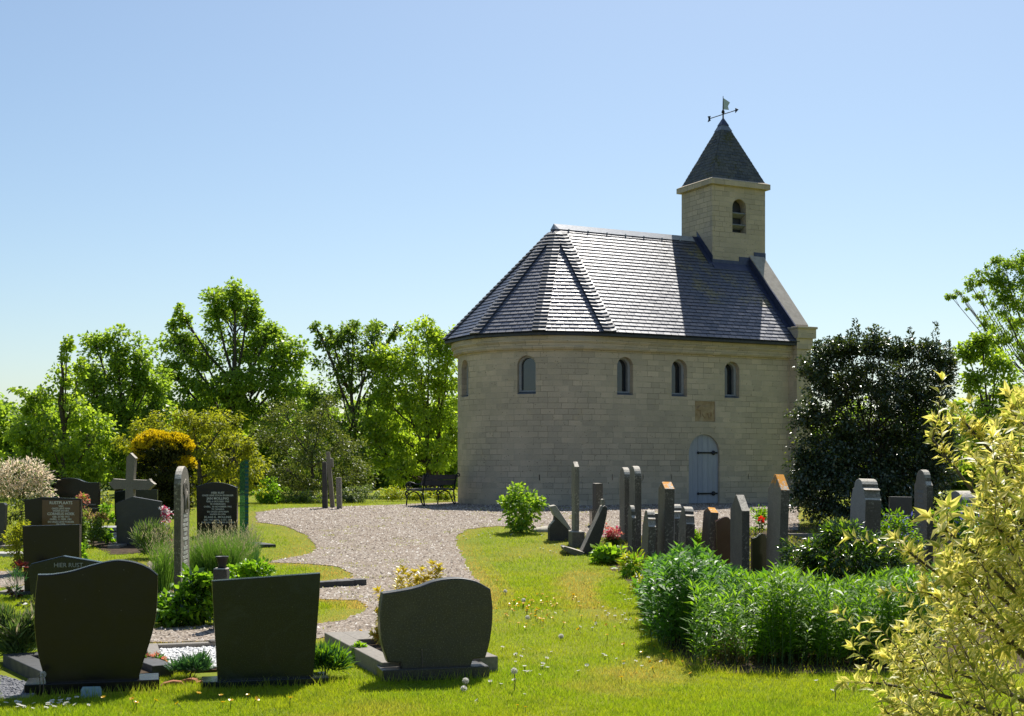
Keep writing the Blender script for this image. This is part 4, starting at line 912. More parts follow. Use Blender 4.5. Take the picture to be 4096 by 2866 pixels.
stone_px('headstone', 'small green polished headstone with curved top between two tall steles', [(zx(a), zy(b)) for a, b in tp] + [(zx(1872), zy(1010)), (zx(1738), zy(1010))], zx(1805), zy(1010), 18.7, .1, m_granite('olive_granite', (.045, .052, .02), (.08, .085, .04), 120, .15), R_(4), .01)
# leaning pair at the left end of the row
Yl = 24.4; bs = gx(zx(270), Yl); k = pxm(Yl); el = empty('fallen_headstone', bs, R_(4), 'pale sinking headstone tilted over with its white edge on top', 'headstone', GO)
def zz(p): return ((zx(p[0]) - zx(270)) * k, CAMZ + (HY - zy(p[1])) * k - g(Yl) - (.1 if p[1] > 650 else 0))
bm = bmesh.new(); prism(bm, [zz(p) for p in ((188, 660), (186, 600), (200, 570), (228, 540), (232, 505), (240, 498), (352, 612), (350, 660))], 0, .35, None, 0, .01); bobj('body', bm, M_OLDD, el)
bm = bmesh.new(); prism(bm, [zz(p) for p in ((190, 445), (194, 432), (232, 425), (240, 432), (352, 600), (352, 622), (338, 618), (222, 500), (205, 462))], -.015, .37, None, 0, .012); bobj('pale_edge', bm, M_PALE, el)
Yl = 22.3; bs = gx(zx(470), Yl); k = pxm(Yl); el = empty('leaning_headstone', bs, R_(4), 'dark carved headstone leaning steeply to the right over its fallen base', 'headstone', GO)
def zz(p): return ((zx(p[0]) - zx(470)) * k, CAMZ + (HY - zy(p[1])) * k - g(Yl) - (.1 if p[1] > 785 else 0))
bm = bmesh.new(); prism(bm, [zz(p) for p in ((412, 790), (598, 436), (612, 426), (632, 440), (630, 490), (598, 640), (520, 830), (455, 830))], 0, .42, None, 0, .012); bobj('slab', bm, M_OLDD, el)
bm = bmesh.new(); prism(bm, [zz(p) for p in ((594, 420), (598, 384), (606, 378), (616, 384), (621, 412), (620, 436))], .1, .3, None, 0, .01); bobj('knob', bm, M_OLD2, el)
bm = bmesh.new(); prism(bm, [zz(p) for p in ((288, 742), (300, 736), (448, 782), (452, 806), (300, 770))], -.1, .4, None, 0, .008); bobj('fallen_base', bm, M_OLD, el)
rk = gq(zx(135), zy(625)); er = empty('rock', rk, 0, 'low pale boulder in the grass beside the round bush', 'rock')
bm = bmesh.new(); bmesh.ops.create_icosphere(bm, subdivisions=3, radius=.2)
for v in bm.verts: v.co.x *= 1.2; v.co.z *= .5; v.co *= 1 + .12 * math.sin(v.co.x * 17) * math.cos(v.co.y * 13)
bobj('boulder', bm, M_PALE, er, True)
# right side, before the holly
stele('headstone', 'pale stone with scrolled head and lichen before the dark holly', 1904, 1936, 1973, 1074, 1225, 18.6, M_PALE, 'scroll', 5, lean=1.5, wdef=.62)
e9, k_ = stone_px('headstone', 'small dark headstone with bluish lettering in the shade of the holly', [(1996, 1114), (2045, 1115), (2045, 1210), (1994, 1210)], 2020, 1210, 22.0, .09, M_GREYG, 0, .005)
inscription([('TER HERINNERING', .045, 0), ('AAN', .03, .075), ('MIJN LIEVE MAN', .035, .065), ('ONZE VADER', .035, .06), ('GERRIT', .045, .07)], e9, -.04, -.003, .66, M_LETTERB)
eq_, wq, hq, tq = stele('headstone', 'slender round-headed stele with worn lettering before the holly', 2062, 2078, 2093, 1054, 1215, 20.4, M_OLD2, 'shoulder', 5, wdef=.5)
bm = bmesh.new()
for i in range(9): text_bm(bm, ['HIER RUST', 'ONZE', 'MOEDER', 'GEBOREN', 'OVERLEDEN'][i % 5], .06, Matrix.Translation((-.001, wq / 2, hq - .34 - i * .075)) @ Matrix.Rotation(R_(-90), 4, 'Z') @ Matrix.Rotation(R_(90), 4, 'X'))
bobj('inscription', bm, M_LETTERD, eq_, recalc=False)
stele('headstone', 'bluish round-topped headstone half hidden by the yellow shrub', 2142, 2160, 2200, 1102, 1230, 20.0, M_PALE, 'round', 5, wdef=.6)
a = gq(1745, 1205); ek = empty('border_kerb', a, R_(-8), 'thin pale kerb of a grave below the holly', 'kerb'); part_box('kerb', ek, [((-.1, 0, -.02), (1.0, .12, .07))], M_KERB, .005)
# two narrow old cross stones and a post in front of the trees
YD = gq(745, 1141).y - .1
def thin(label, pts, x0, yb, Y, th, mat, name='headstone', caps=None, dep=.16):
    e = empty(name, gx(x0, Y), 0, label, 'headstone', 'old stones before the tree belt'); k = pxm(Y)
    bm = bmesh.new(); prism(bm, [((p[0] - x0) * k, max(-.1, CAMZ + (HY - p[1]) * k - g(Y)) if p[1] < yb - 6 else -.1) for p in pts], 0, dep, None, 0, .01); bobj('slab', bm, mat, e); return e, k
ea, ka = thin('tall dark slab with a white sunlit top before the trees', [(722, 1140), (722, 1036), (731, 1036), (734, 1140)], 728, 1140, YD, 0, M_OLDD)
eb, kb = thin('tall leaning brown-grey stone cross seen edge-on before the trees', [(741, 1138), (730.5, 1014), (739, 1013.5), (740, 1028), (746, 1029), (747, 1048), (742, 1048), (751, 1138)], 744, 1138, YD + .4, 0, M_CROSS, 'stone_cross', dep=.12)
ec_, kc_ = thin('short grey post stone right of the leaning cross', [(755, 1142), (752.5, 1071), (764, 1071), (766, 1142)], 760, 1142, YD - .3, 0, M_OLD2)
# ---- bench: two cast scroll ends, plank seat and back
pf = gq(1621 / S_, 2025 / S_); bd = R_(62.5)         # direction of its length
eb = empty('park_bench', (pf.x, pf.y, pf.z), bd, 'wooden bench with black cast iron scroll ends beside the apse', 'bench')
BL = 1.62                                             # local x along the length, local y towards the front is +, back is -y
M_BWOOD = m_simple('dark_stained_plank', (.055, .045, .05), (.10, .085, .09), 14, .4, .5, 0, .15, .002)
def curl(c, r, a0, a1, n=14, sh=.55): return [(c[0] + (r * (1 - sh * i / n)) * math.cos(R_(a0 + (a1 - a0) * i / n)), c[1] + (r * (1 - sh * i / n)) * math.sin(R_(a0 + (a1 - a0) * i / n))) for i in range(n + 1)]
for x in (0.02, BL - .02):
    bm = bmesh.new(); T = lambda pts, r=.017: tube(bm, [(x, -p[0], p[1]) for p in pts], r, 7)     # p[0] measured from the front to the back
    T(smooth_line([(.02, 0), (.03, .10), (.04, .22), (.0, .30), (.02, .38), (.10, .41)], 4), .02)
    T(curl((.035, .325), .06, 200, 520)); T(smooth_line([(.08, .30), (.14, .34), (.24, .37), (.36, .33), (.44, .22), (.48, .10), (.56, .0)], 4), .018)
    T(smooth_line([(.10, .41), (.3, .405), (.50, .40), (.55, .42)], 3), .016)
    T(smooth_line([(.57, 0), (.545, .15), (.52, .30), (.53, .45), (.56, .62), (.60, .80)], 4), .02)
    T(curl((.655, .79), .055, 180, -170)); T(smooth_line([(.535, .60), (.45, .575), (.34, .56), (.22, .595), (.12, .61), (.04, .58), (.0, .52)], 4), .018)
    T(curl((.085, .53), .085, 180, -280), .014); T(curl((.14, .48), .06, 90, 420), .012); T(smooth_line([(.0, .52), (.04, .45), (.10, .41)], 4), .014)
    bobj('cast_end', bm, M_IRON, eb)
for i, (y0, y1) in enumerate(((.05, .19), (.205, .34), (.355, .49))):
    part_box('seat_plank', eb, [((-.06, -y1, .418 - .012 * i), (BL + .06, -y0, .452 - .012 * i))], M_BWOOD, .004)
for i, (z0, z1) in enumerate(((.53, .66), (.675, .80))):
    y0 = -.525 - (z0 - .5) * .25; y1 = -.525 - (z1 - .5) * .25
    bm = bmesh.new(); prism(bm, [(y0 + .035, z0), (y1 + .035, z1), (y1, z1), (y0, z0)], -.06, BL + .06, Matrix(((0, 1, 0, 0), (1, 0, 0, 0), (0, 0, 1, 0), (0, 0, 0, 1))), 0, .004); bobj('back_plank', bm, M_BWOOD, eb)
# ================================================================== VEGETATION
M_BARK = m_simple('bark', (.05, .04, .03), (.12, .10, .08), 25, .9, .2, 0, .6, .01)
M_BARKD = m_simple('dark_bark', (.022, .018, .014), (.05, .042, .035), 25, .9, .2, 0, .6, .01)
M_TWIG = m_simple('brown_twig', (.09, .065, .045), (.16, .12, .09), 40, .8)
LF_MAPLE = m_leaf('maple_leaf', (.13, .22, .035), (.27, .37, .055), .55, .42, .4)
LF_LIME = m_leaf('lime_leaf', (.11, .20, .035), (.24, .34, .055), .55, .42, .4)
LF_ASH = m_leaf('ash_leaf', (.17, .265, .035), (.31, .41, .06), .56, .42, .4)
LF_DARK = m_leaf('dark_tree_leaf', (.075, .145, .03), (.17, .25, .05), .52, .4, .4)
LF_YEW = m_leaf('yew_spray', (.14, .18, .02), (.30, .32, .035), .46, .55, .3)
LF_DULL = m_leaf('dull_olive_leaf', (.05, .085, .025), (.15, .18, .055), .4, .4, .4)
LF_FAR = m_leaf('far_leaf', (0.078, 0.143, 0.039), (0.130, 0.195, 0.052), .4, .6, .2)
LF_HOLLY = m_leaf('holly_leaf', (.03, .055, .024), (.065, .10, .04), .16, .34, 1.0)
LF_HOLLYT = m_leaf('holly_young_leaf', (.06, .10, .015), (.13, .16, .025), .3, .28, .6)
LF_GOLD = m_leaf('golden_spray', (.56, .44, .012), (.72, .58, .02), .45, .6, .2, (1.3, 1.2, .6))
LF_CON = m_leaf('dark_conifer_spray', (.026, .036, .010), (.055, .062, .016), .15, .6, .2)
LF_BRIGHT = m_leaf('bright_leaf', (0.084, 0.192, 0.017), (0.192, 0.336, 0.030), .5, .38, .4)
LF_LAUREL = m_leaf('laurel_leaf', (.016, .042, .012), (.05, .10, .02), .25, .22, .8)
LF_HERB = m_leaf('herb_leaf', (.07, .165, .010), (.17, .30, .022), .46, .45, .25)
LF_FERN = m_leaf('blue_green_leaf', (.05, .145, .022), (.12, .26, .04), .42, .45, .28)
LF_HEDGE = m_leaf('yellow_hedge_leaf', (.20, .24, .02), (.34, .34, .035), .45, .4, .4)
LF_GREYG = m_leaf('grey_green_leaf', (.09, .14, .07), (.17, .22, .13), .35, .45, .4)
LF_LAV = m_leaf('lavender_leaf', (.06, .12, .045), (.13, .19, .07), .35, .5, .3)
LF_BLUEG = m_leaf('blue_green_needle', (.03, .10, .05), (.07, .17, .08), .3, .5, .3)
LF_PINK = m_leaf('pink_white_leaf', (.80, .66, .55), (.84, .80, .62), .52, .5, .3, (1.1, 1.0, .9))
LF_CREAM = m_leaf('variegated_cream_leaf', (.28, .33, .06), (.48, .48, .11), .5, .42, .3, (1.25, 1.2, .75), (.84, .74, .30), .38)
LF_EUO = m_leaf('yellow_euonymus_leaf', (.50, .42, .05), (.66, .58, .12), .4, .35, .4, (1.3, 1.2, .6), (.68, .58, .16), .6)
LF_GRASS = m_leaf('ornamental_grass_blade', (.06, .15, .03), (.14, .25, .06), .45, .45, .3)
LF_SEED = m_leaf('dry_seed_head', (.34, .29, .19), (.5, .44, .30), .4, .7, .2, (1.1, 1.1, .9))
LF_RED = m_leaf('red_leaf', (.12, .02, .018), (.20, .05, .03), .4, .4, .4, (1.4, 1.1, .8))
LF_ORANGE = m_leaf('salmon_flower', (.62, .20, .13), (.72, .36, .25), .4, .6, .2, (1.2, 1, .9))
LF_MAG = m_leaf('magenta_flower', (.55, .03, .12), (.7, .12, .25), .4, .6, .2, (1.2, 1, 1))
LF_WHITE = m_leaf('white_petal', (.72, .72, .70), (.82, .82, .80), .35, .6, .2, (1.1, 1.1, 1.1))
LF_BLUE = m_leaf('blue_flower', (.10, .12, .48), (.2, .2, .6), .35, .6, .2, (1.2, 1.2, 1.2))
LF_REDF = m_leaf('scarlet_petal', (.75, .02, .012), (.8, .05, .02), .4, .5, .3, (1.2, 1, 1))
LF_HEATH = m_leaf('heather_tip', (.50, .30, .16), (.62, .48, .30), .4, .6, .2, (1.2, 1.1, .9))
DM = 2.0
def ell(rng, n, pw=.45):
    return rdirs(rng, n) * (rng.random((n, 1)) ** pw)
def clump_leaves(rng, C, rc, m, out_from=None, flat=.75, droop=.35):
    "m leaves round each centre in C"
    n = len(C); rc = np.broadcast_to(rc, (n,)); O = ell(rng, n * m, .6).reshape(n, m, 3); O[..., 2] *= flat
    P = C[:, None] + O * rc[:, None, None]; P = P.reshape(-1, 3); D = rdirs(rng, n * m) * .75 + O.reshape(-1, 3) * .9
    if out_from is not None: v = P - out_from; D += .5 * v / (np.linalg.norm(v, axis=1, keepdims=True) + 1e-6)
    D[:, 2] -= droop; U = rdirs(rng, n * m) * .75; U[:, 2] += .75
    return P, D, U
def plant(name, label, cat, base, lobes, mat, ln, wd, seed, trunk=None, dens=9, rc=(.22, .42), m=44, group=None, depth=.85, second=None, simple=True, foliage='crown', stems='trunk', pw=.45, droop=.35, dy=.35, bark=None, fold=.2, twigs=True, spikes=(), trunks=None, limb=.35):
    """lobes: (x, y, rx, ry) as seen in the photo at the plant's depth; each becomes a real ellipsoid of leaf clumps around limbs.
    trunk: radius at the foot; second: (fraction, material, part name, only above this height fraction)"""
    rng = np.random.default_rng(seed); Y = base.y; k = pxm(Y); dens *= DM * (0.95 if foliage == 'crown' else 1)
    if foliage == 'crown': ln *= .74; wd *= .74; m = int(m * 1.9); dens *= .85; rc = (rc[0] * 1.05, rc[1] * 1.15)
    e = empty(name, base, 0, label, cat, group)
    Cs, Rs, lc = [], [], []
    for lb in lobes:
        x, y, rx, ry = lb[:4]; dm = lb[4] if len(lb) > 4 else 1.0
        c = np.array(at(x, y, Y)); a, b = rx * k, ry * k; q = min(a, b * 1.3) * depth
        c[1] += rng.uniform(-1, 1) * dy * q * 2; lc.append((c, (a, q, b)))
        n = max(int(8 * dm) if min(a, b) > .26 else 3, int(dens * dm * (a * b + q * (a + b) * .5)))
        Cs.append(c + ell(rng, n, pw) * np.array([a, q, b])); Rs.append(rng.uniform(rc[0], rc[1], n) * (1 if min(a, b) > rc[1] else min(a, b) / rc[1]))
    C = np.concatenate(Cs); R = np.concatenate(Rs); zg = base.z + .05
    C[:, 2] = np.maximum(C[:, 2], zg + R * .4)
    cen = np.mean([c for c, _ in lc], axis=0)
    P, D, U = clump_leaves(rng, C, R, m, cen, droop=droop)
    kp = rng.random(len(P)) < np.repeat(np.clip((R / rc[0]) ** 1.5, .12, 1), m); P, D, U = P[kp], D[kp], U[kp]
    for (sx, s0, s1) in spikes:
        q0 = np.array(at(sx, s0, Y)); q1 = np.array(at(sx + rng.uniform(-6, 6), s1, Y)); tt = rng.random(130) ** .8; rr_ = rng.normal(0, 1, (130, 3)) * (.01 + .05 * tt[:, None]); rr_[:, 2] *= .4
        dd = rr_ / (np.linalg.norm(rr_, axis=1, keepdims=True) + 1e-6); dd[:, 2] += .8; P = np.concatenate([P, q0 + (q1 - q0) * tt[:, None] + rr_]); D = np.concatenate([D, dd]); U = np.concatenate([U, rdirs(rng, 130)])
    keep = P[:, 2] > zg; P, D, U = P[keep], D[keep], U[keep]
    L_ = ln * rng.uniform(.7, 1.25, len(P)); P = P - np.array(base)
    grp = [(np.ones(len(P), bool), mat, foliage)]
    if second:
        fr, m2, nm, zf = second; zmax, zmin = P[:, 2].max(), P[:, 2].min()
        pick = (rng.random(len(P)) < fr) & (P[:, 2] > zmin + zf * (zmax - zmin)); grp = [(~pick, mat, foliage), (pick, m2, nm)]
    for s, mt, nm in grp:
        if s.sum(): mobj(nm, leafmesh(nm, P[s], D[s], U[s], L_[s], L_[s] * (wd / ln), fold, .15, simple), mt, e)
    if trunk:
        bm = bmesh.new(); r = random.Random(seed); B = Vector((0, 0, -.1))
        tops = []
        for (tx, ttop) in (trunks or [(None, None)]):
            top = Vector(cen - np.array(base)) if tx is None else (at(tx, ttop, Y) - base)
            b0 = B if tx is None else B + Vector(((tx - (base.x / k + CX)) * k * .5, 0, 0))
            pts = [b0.lerp(top, i / 6) + Vector((r.uniform(-.05, .05), r.uniform(-.05, .05), 0)) * (1 if 0 < i < 6 else 0) * top.z * .3 for i in range(7)]
            tube(bm, pts, [trunk * (1.25 if i == 0 else 1 - .11 * i) for i in range(7)], 9); tops.append(pts)
        for (c, rad), cs in zip(lc, Cs):
            ce = Vector(c - np.array(base)); pts = min(tops, key=lambda p: (p[4] - ce).length)
            st = pts[min(5, max(1, int(6 * min(.9, max(.15, (ce.z * .62) / max(.3, pts[-1].z))))))]
            md = st.lerp(ce, .5) + Vector((0, 0, -.08 * (ce - st).length))
            tube(bm, [st, md, ce], [trunk * limb, trunk * limb * .7, trunk * limb * .4], 6)
            if twigs:
                for j in range(min(len(cs), 14)):
                    t = Vector(cs[j] - np.array(base)); tube(bm, [ce.lerp(md, r.random() * .6), ce.lerp(t, .55) + Vector((0, 0, .03)), t], [trunk * limb * .35, trunk * limb * .22, trunk * limb * .08], 4, cap=False)
        bobj(stems, bm, bark or M_BARK, e)
    return e
GT = 'trees of the belt behind the graves'
plant('maple_tree', 'young maple with a tall bare leader standing clear at the far left', 'tree', gx(150, 41), [(137, 768, 28, 18, .5), (152, 800, 15, 30, .6), (140, 838, 34, 28, .7), (178, 825, 20, 20, .6), (45, 880, 26, 18, .6), (85, 890, 24, 28, .7), (75, 925, 45, 26), (150, 915, 60, 40), (120, 975, 85, 50), (200, 985, 60, 60), (60, 1010, 60, 45), (150, 1060, 95, 55), (40, 1070, 60, 50)], LF_MAPLE, .17, .13, 1, .10, 9, (.2, .4), 34, GT, trunks=[(137, 790)])
plant('maple_tree', 'dense green maple between the bare leader and the tallest tree', 'tree', gx(268, 44), [(213, 765, 30, 28), (262, 775, 28, 38), (312, 795, 36, 40), (258, 830, 70, 50), (310, 850, 55, 50), (215, 865, 50, 50), (190, 850, 30, 36), (345, 850, 30, 40), (350, 950, 40, 50), (270, 910, 85, 60), (345, 900, 40, 60), (225, 965, 60, 60), (310, 985, 80, 60), (270, 1050, 90, 60)], LF_LIME, .17, .13, 2, .13, 8, (.22, .45), 42, GT)
plant('lime_tree', 'tallest round-topped tree left of the chapel', 'tree', gx(525, 50), [(530, 668, 36, 28), (480, 680, 38, 34), (556, 690, 22, 40), (520, 720, 70, 50), (410, 705, 22, 30, .8), (395, 760, 36, 38), (440, 780, 52, 60), (600, 745, 40, 38), (628, 790, 36, 50), (560, 790, 75, 60), (665, 800, 26, 50, .8), (390, 840, 34, 55), (460, 860, 70, 65), (570, 870, 80, 65), (650, 870, 50, 60), (365, 930, 40, 50), (690, 930, 34, 50), (430, 930, 60, 50), (520, 935, 80, 50), (610, 940, 60, 45)], LF_LIME, .19, .14, 3, .19, 7, (.25, .5), 46, GT)
plant('cherry_tree', 'loose dark tree with sky showing through, right of the tallest tree', 'tree', gx(800, 46), [(708, 732, 8, 12), (716, 745, 10, 12), (728, 765, 26, 18, .8), (738, 742, 10, 10), (792, 738, 30, 24), (780, 780, 52, 36), (835, 765, 30, 36), (745, 815, 42, 32), (815, 830, 60, 36), (760, 865, 60, 34, .7), (868, 820, 26, 40), (893, 733, 8, 9), (884, 746, 10, 10), (872, 760, 12, 12), (722, 905, 30, 40), (830, 900, 40, 40, .6), (790, 955, 60, 50, .9), (860, 980, 40, 50), (720, 960, 50, 50), (700, 880, 22, 36, .7), (800, 1030, 70, 50), (720, 1040, 60, 50)], LF_DARK, .18, .11, 4, .13, 8, (.2, .4), 36, GT)
plant('ash_tree', 'bright yellow-green tree right beside the round apse', 'tree', gx(968, 45), [(962, 742, 30, 28), (925, 775, 38, 36), (985, 772, 30, 32), (1008, 790, 26, 50), (880, 815, 40, 40), (945, 830, 66, 50), (1000, 860, 46, 60), (850, 880, 36, 40), (905, 895, 60, 50), (965, 925, 66, 60), (1015, 960, 30, 70), (855, 950, 50, 44), (850, 820, 26, 34), (840, 1000, 40, 50), (915, 985, 70, 46), (985, 1020, 60, 46), (900, 1050, 50, 40)], LF_ASH, .17, .12, 5, .12, 9, (.2, .42), 40, GT, trunks=[(955, 900), (985, 900)])
plant('distant_tree', 'pale far tree at the left edge below the sky', 'tree', gx(10, 78), [(20, 955, 40, 34), (-30, 960, 50, 50), (55, 975, 34, 30), (0, 1010, 60, 40), (75, 1010, 40, 30)], LF_FAR, .3, .22, 6, .2, 4, (.4, .7), 40, GT)
plant('yew_tree', 'spreading yellow-green yew behind the golden conifer', 'tree', gx(455, 35), [(430, 935, 90, 26), (350, 960, 60, 34), (500, 955, 70, 34), (560, 1005, 34, 44), (290, 985, 32, 30, .8), (430, 985, 110, 46), (510, 1030, 80, 50), (350, 1030, 80, 46), (570, 1070, 40, 44), (450, 1085, 110, 46)], LF_YEW, .13, .055, 7, .10, 12, (.16, .32), 46, None, droop=.6)
plant('willow_shrub', 'dull olive thicket shrub behind the edge-on stone cross', 'shrub', gx(700, 38), [(640, 930, 44, 44, .8), (720, 925, 50, 40, .7), (610, 985, 40, 50), (690, 985, 70, 50), (770, 985, 50, 50, .8), (640, 1050, 60, 60), (730, 1050, 70, 60), (800, 1060, 44, 55), (690, 1095, 110, 40)], LF_DULL, .12, .04, 8, .07, 12, (.18, .34), 48, None, droop=.1)
def mass(name, label, seed, x0, x1, Y0, Y1, ytop, n, mat, ln, wd, yb=1105):
    rng = np.random.default_rng(seed); Y = rng.uniform(Y0, Y1, n); x = rng.uniform(x0, x1, n); k = Y / F
    top = ytop + 16 * np.sin(x * .035) + 9 * np.sin(x * .09 + 2); y = top + (yb - top) * rng.random(n) ** .8
    C = np.stack([(x - CX) * k, Y, CAMZ + (HY - y) * k], -1); P, D, U = clump_leaves(rng, C, rng.uniform(.35, .7, n), 60)
    kp = P[:, 2] > .3; o = mobj(name, leafmesh(name, P[kp], D[kp], U[kp], ln * rng.uniform(.7, 1.2, kp.sum()), wd, .2, .15, True), mat); return tag(o, label, 'wood', kind='stuff')
mass('far_wood', 'far green wood closing the view below the trees', 20, -350, 1030, 56, 66, 905, 4600, LF_LIME, .22, .15)
mass('far_thicket', 'far green thicket behind the holly on the right', 21, 1790, 2700, 56, 66, 930, 1600, LF_LIME, .3, .2)
plant('birch_tree', 'weeping birch reaching in from the right edge above the holly', 'tree', gx(2330, 36), [(2285, 585, 24, 34), (2215, 610, 40, 14, .8), (2170, 640, 28, 20, .7), (2136, 668, 10, 12), (2150, 655, 14, 12), (2165, 682, 9, 16), (2190, 632, 18, 14), (2200, 668, 14, 22), (2245, 655, 24, 28), (2225, 585, 20, 12), (2250, 600, 24, 18), (2255, 630, 36, 24), (2290, 660, 40, 36), (2240, 690, 40, 24, .8), (2205, 715, 22, 20, .7), (2270, 730, 46, 40), (2235, 760, 40, 26), (2330, 640, 60, 80), (2340, 760, 70, 80), (2380, 850, 80, 90), (2360, 960, 80, 90)], LF_LIME, .10, .075, 9, .14, 14, (.13, .28), 44, None, droop=.9, trunks=[(2360, 640)], limb=.13)
plant('maple_tree', 'bright green maple rising right behind the holly', 'tree', gx(2215, 33), [(2175, 790, 26, 26), (2205, 775, 24, 30), (2235, 820, 40, 40), (2190, 850, 40, 40), (2270, 860, 40, 50), (2220, 910, 60, 50), (2180, 960, 50, 60), (2270, 960, 60, 60), (2230, 1040, 80, 60)], LF_MAPLE, .15, .11, 10, .09, 11, (.16, .34), 40, GT)
hol = [(1860, 800, 46, 42), (1830, 850, 40, 60), (1900, 790, 40, 40), (1960, 780, 44, 36), (2030, 795, 44, 40), (2085, 800, 36, 40), (2120, 840, 30, 60), (1890, 870, 70, 70), (1980, 870, 80, 80), (2070, 890, 70, 80), (1825, 940, 40, 70), (1900, 970, 80, 80), (2000, 980, 90, 90), (2090, 1000, 60, 90), (1810, 1030, 40, 70), (1880, 1060, 80, 80), (1990, 1080, 100, 80), (2080, 1090, 70, 80), (1795, 1100, 32, 55), (1850, 1130, 70, 50), (1960, 1140, 110, 44)]
SPK = [(1919, 715, 800), (1832, 762, 820), (1962, 730, 800), (1990, 748, 800), (2041, 735, 810), (2097, 722, 810), (2012, 758, 810), (2125, 765, 830), (1880, 755, 800), (1860, 775, 820), (1940, 752, 800), (2070, 760, 820), (1800, 800, 850), (1905, 740, 800)]
plant('holly_bush', 'huge glossy dark holly hiding the chapel corner', 'bush', gx(1960, 27.2), hol, LF_HOLLY, .072, .040, 11, .07, 44, (.13, .25), 60, None, second=(.13, LF_HOLLYT, 'young_growth', .3), droop=.1, foliage='foliage', stems='stems', pw=.6, bark=M_BARKD, fold=.3, twigs=False, limb=.3, spikes=SPK)
plant('golden_conifer', 'rounded golden-topped conifer behind the stone cross', 'conifer', gx(366, 29.5), [(366, 1060, 56, 70), (366, 1120, 54, 60), (350, 1010, 40, 34), (392, 1015, 34, 36), (408, 1070, 22, 60)], LF_CON, .075, .035, 12, .1, 110, (.09, .17), 40, None, droop=-.9, foliage='foliage', stems='trunk', pw=.25, twigs=False, depth=.95)
g_ = [o for o in COL.objects if o.name == 'golden_conifer'][0]
rng = np.random.default_rng(77); Yc = 29.5; kk = pxm(Yc); Cc = []
for (x, y, r) in ((345, 1012, 44), (392, 1014, 40), (368, 1014, 40), (404, 1050, 31), (332, 1036, 33)):
    dd = rdirs(rng, 420); dd = dd[dd[:, 2] > .05]; Cc.append(np.array(at(x, y, Yc)) + dd * r * kk * np.array([1, 1, .95]))
C = np.concatenate(Cc); P, D, U = clump_leaves(rng, C, .06, 22, droop=-1.0)
mobj('golden_tips', leafmesh('gt', P - np.array(g_.location), D, U, .07, .03, .2, .1, True), LF_GOLD, g_)
# pink and white leaved willow on a stem
ew = plant('variegated_willow', 'small standard willow with pink and white leaves at the left edge', 'shrub', gx(45, 25.0), [(40, 1062, 46, 32), (85, 1075, 28, 34), (0, 1075, 40, 36), (45, 1105, 62, 30), (100, 1105, 18, 26)], LF_GREYG, .075, .028, 13, .035, 60, (.10, .2), 34, None, second=(.74, LF_PINK, 'pink_white_tips', .2), droop=-.4, foliage='foliage', stems='stem', pw=.4)
# plants along the foot of the trees
GH = 'plants along the gravel edge'
def addleaves(e, lobes, mat, ln, wd, seed, name='leaves'):
    rng = np.random.default_rng(seed); Y = e.location.y; k = pxm(Y); Cs = []
    for (x, y, rx, ry) in lobes: Cs.append(np.array(at(x, y, Y)) + ell(rng, 40, .5) * np.array([rx * k, rx * k, ry * k]))
    C = np.concatenate(Cs); P, D, U = clump_leaves(rng, C, .08, 26); kp = P[:, 2] > g(Y) + .01; P = P[kp] - np.array(e.location)
    mobj(name, leafmesh(name, P, D[kp], U[kp], ln * rng.uniform(.7, 1.2, len(P)), wd, .2, .15, True), mat, e)
def low(name, label, x, y, rx, ry, mat, ln, wd, seed, Y=None, cat='plant', dens=30, rc=(.07, .15), m=34, second=None, droop=.0, extra=(), group=None, depth=1.0, pw=.4, foliage='foliage', stems=True, simple=True):
    Y = Y or gq(x, y + ry).y
    yg = HY + (CAMZ - g(Y)) / pxm(Y)
    gap = yg - (y + ry) > 2; ex2 = ((x, (y + ry * .6 + yg) / 2, rx * .75, (yg - y - ry * .6) / 2 + 2),)
    if gap and foliage != 'flowers': extra = tuple(extra) + ((x, (y + ry * .6 + yg) / 2, rx * .75, (yg - y - ry * .6) / 2 + 2, .8),)
    o = plant(name, label, cat, gx(x, Y), [(x, y, rx, ry)] + list(extra), mat, ln, wd, seed, (.012 if stems else None), dens * 2.2, rc, m, group, depth, second, simple, foliage, 'stems', pw, droop, .2, M_TWIG, twigs=True)
    if gap and foliage == 'flowers': addleaves(o, ex2, LF_DARK, .05, .025, seed + 500)
    return o
for i, (x, w_, lb) in enumerate(((880, 34, 'clipped yellow-green hedge plant left of the bench'), (935, 34, 'clipped yellow-green hedge plant seen under the bench'), (995, 36, 'clipped yellow-green hedge plant between bench and apse'))):
    low('hedge_plant', lb, x, 1111, w_, 16, LF_HEDGE, .06, .035, 30 + i, 38.6, 'hedge', 40, (.1, .2), 40, (.35, LF_LIME, 'green_leaves', 0), group='low hedge at the edge of the gravel')
low('leafy_herb', 'grey-green leafy herb right of the short post stone', 805, 1112, 46, 24, LF_GREYG, .08, .03, 34, 37.0, dens=30, group=GH)
low('leafy_herb', 'green and grey herb in front of the dark slab by the trees', 690, 1122, 50, 20, LF_GREYG, .08, .03, 35, 36.6, dens=28, second=(.4, LF_LIME, 'green_leaves', 0), group=GH)
low('leafy_herb', 'yellow-green shrublet right of the green glass', 595, 1105, 34, 32, LF_BRIGHT, .08, .045, 36, 36.0, dens=22, group=GH)
low('leafy_herb', 'dark leafy plant at the foot of the olive thicket', 632, 1120, 34, 22, LF_DARK, .08, .04, 37, 36.3, dens=24, group=GH)
# round bush in the lawn tip
low('round_bush', 'round leafy bush at the tip of the lawn before the chapel', 1170, 1144, 38, 36, LF_LIME, .085, .055, 40, 25.8, 'bush', 34, (.12, .2), 36, (.4, LF_BRIGHT, 'bright_leaves', 0), extra=((1165, 1100, 16, 12), (1138, 1122, 14, 18), (1198, 1128, 15, 20)), pw=.3, simple=False)
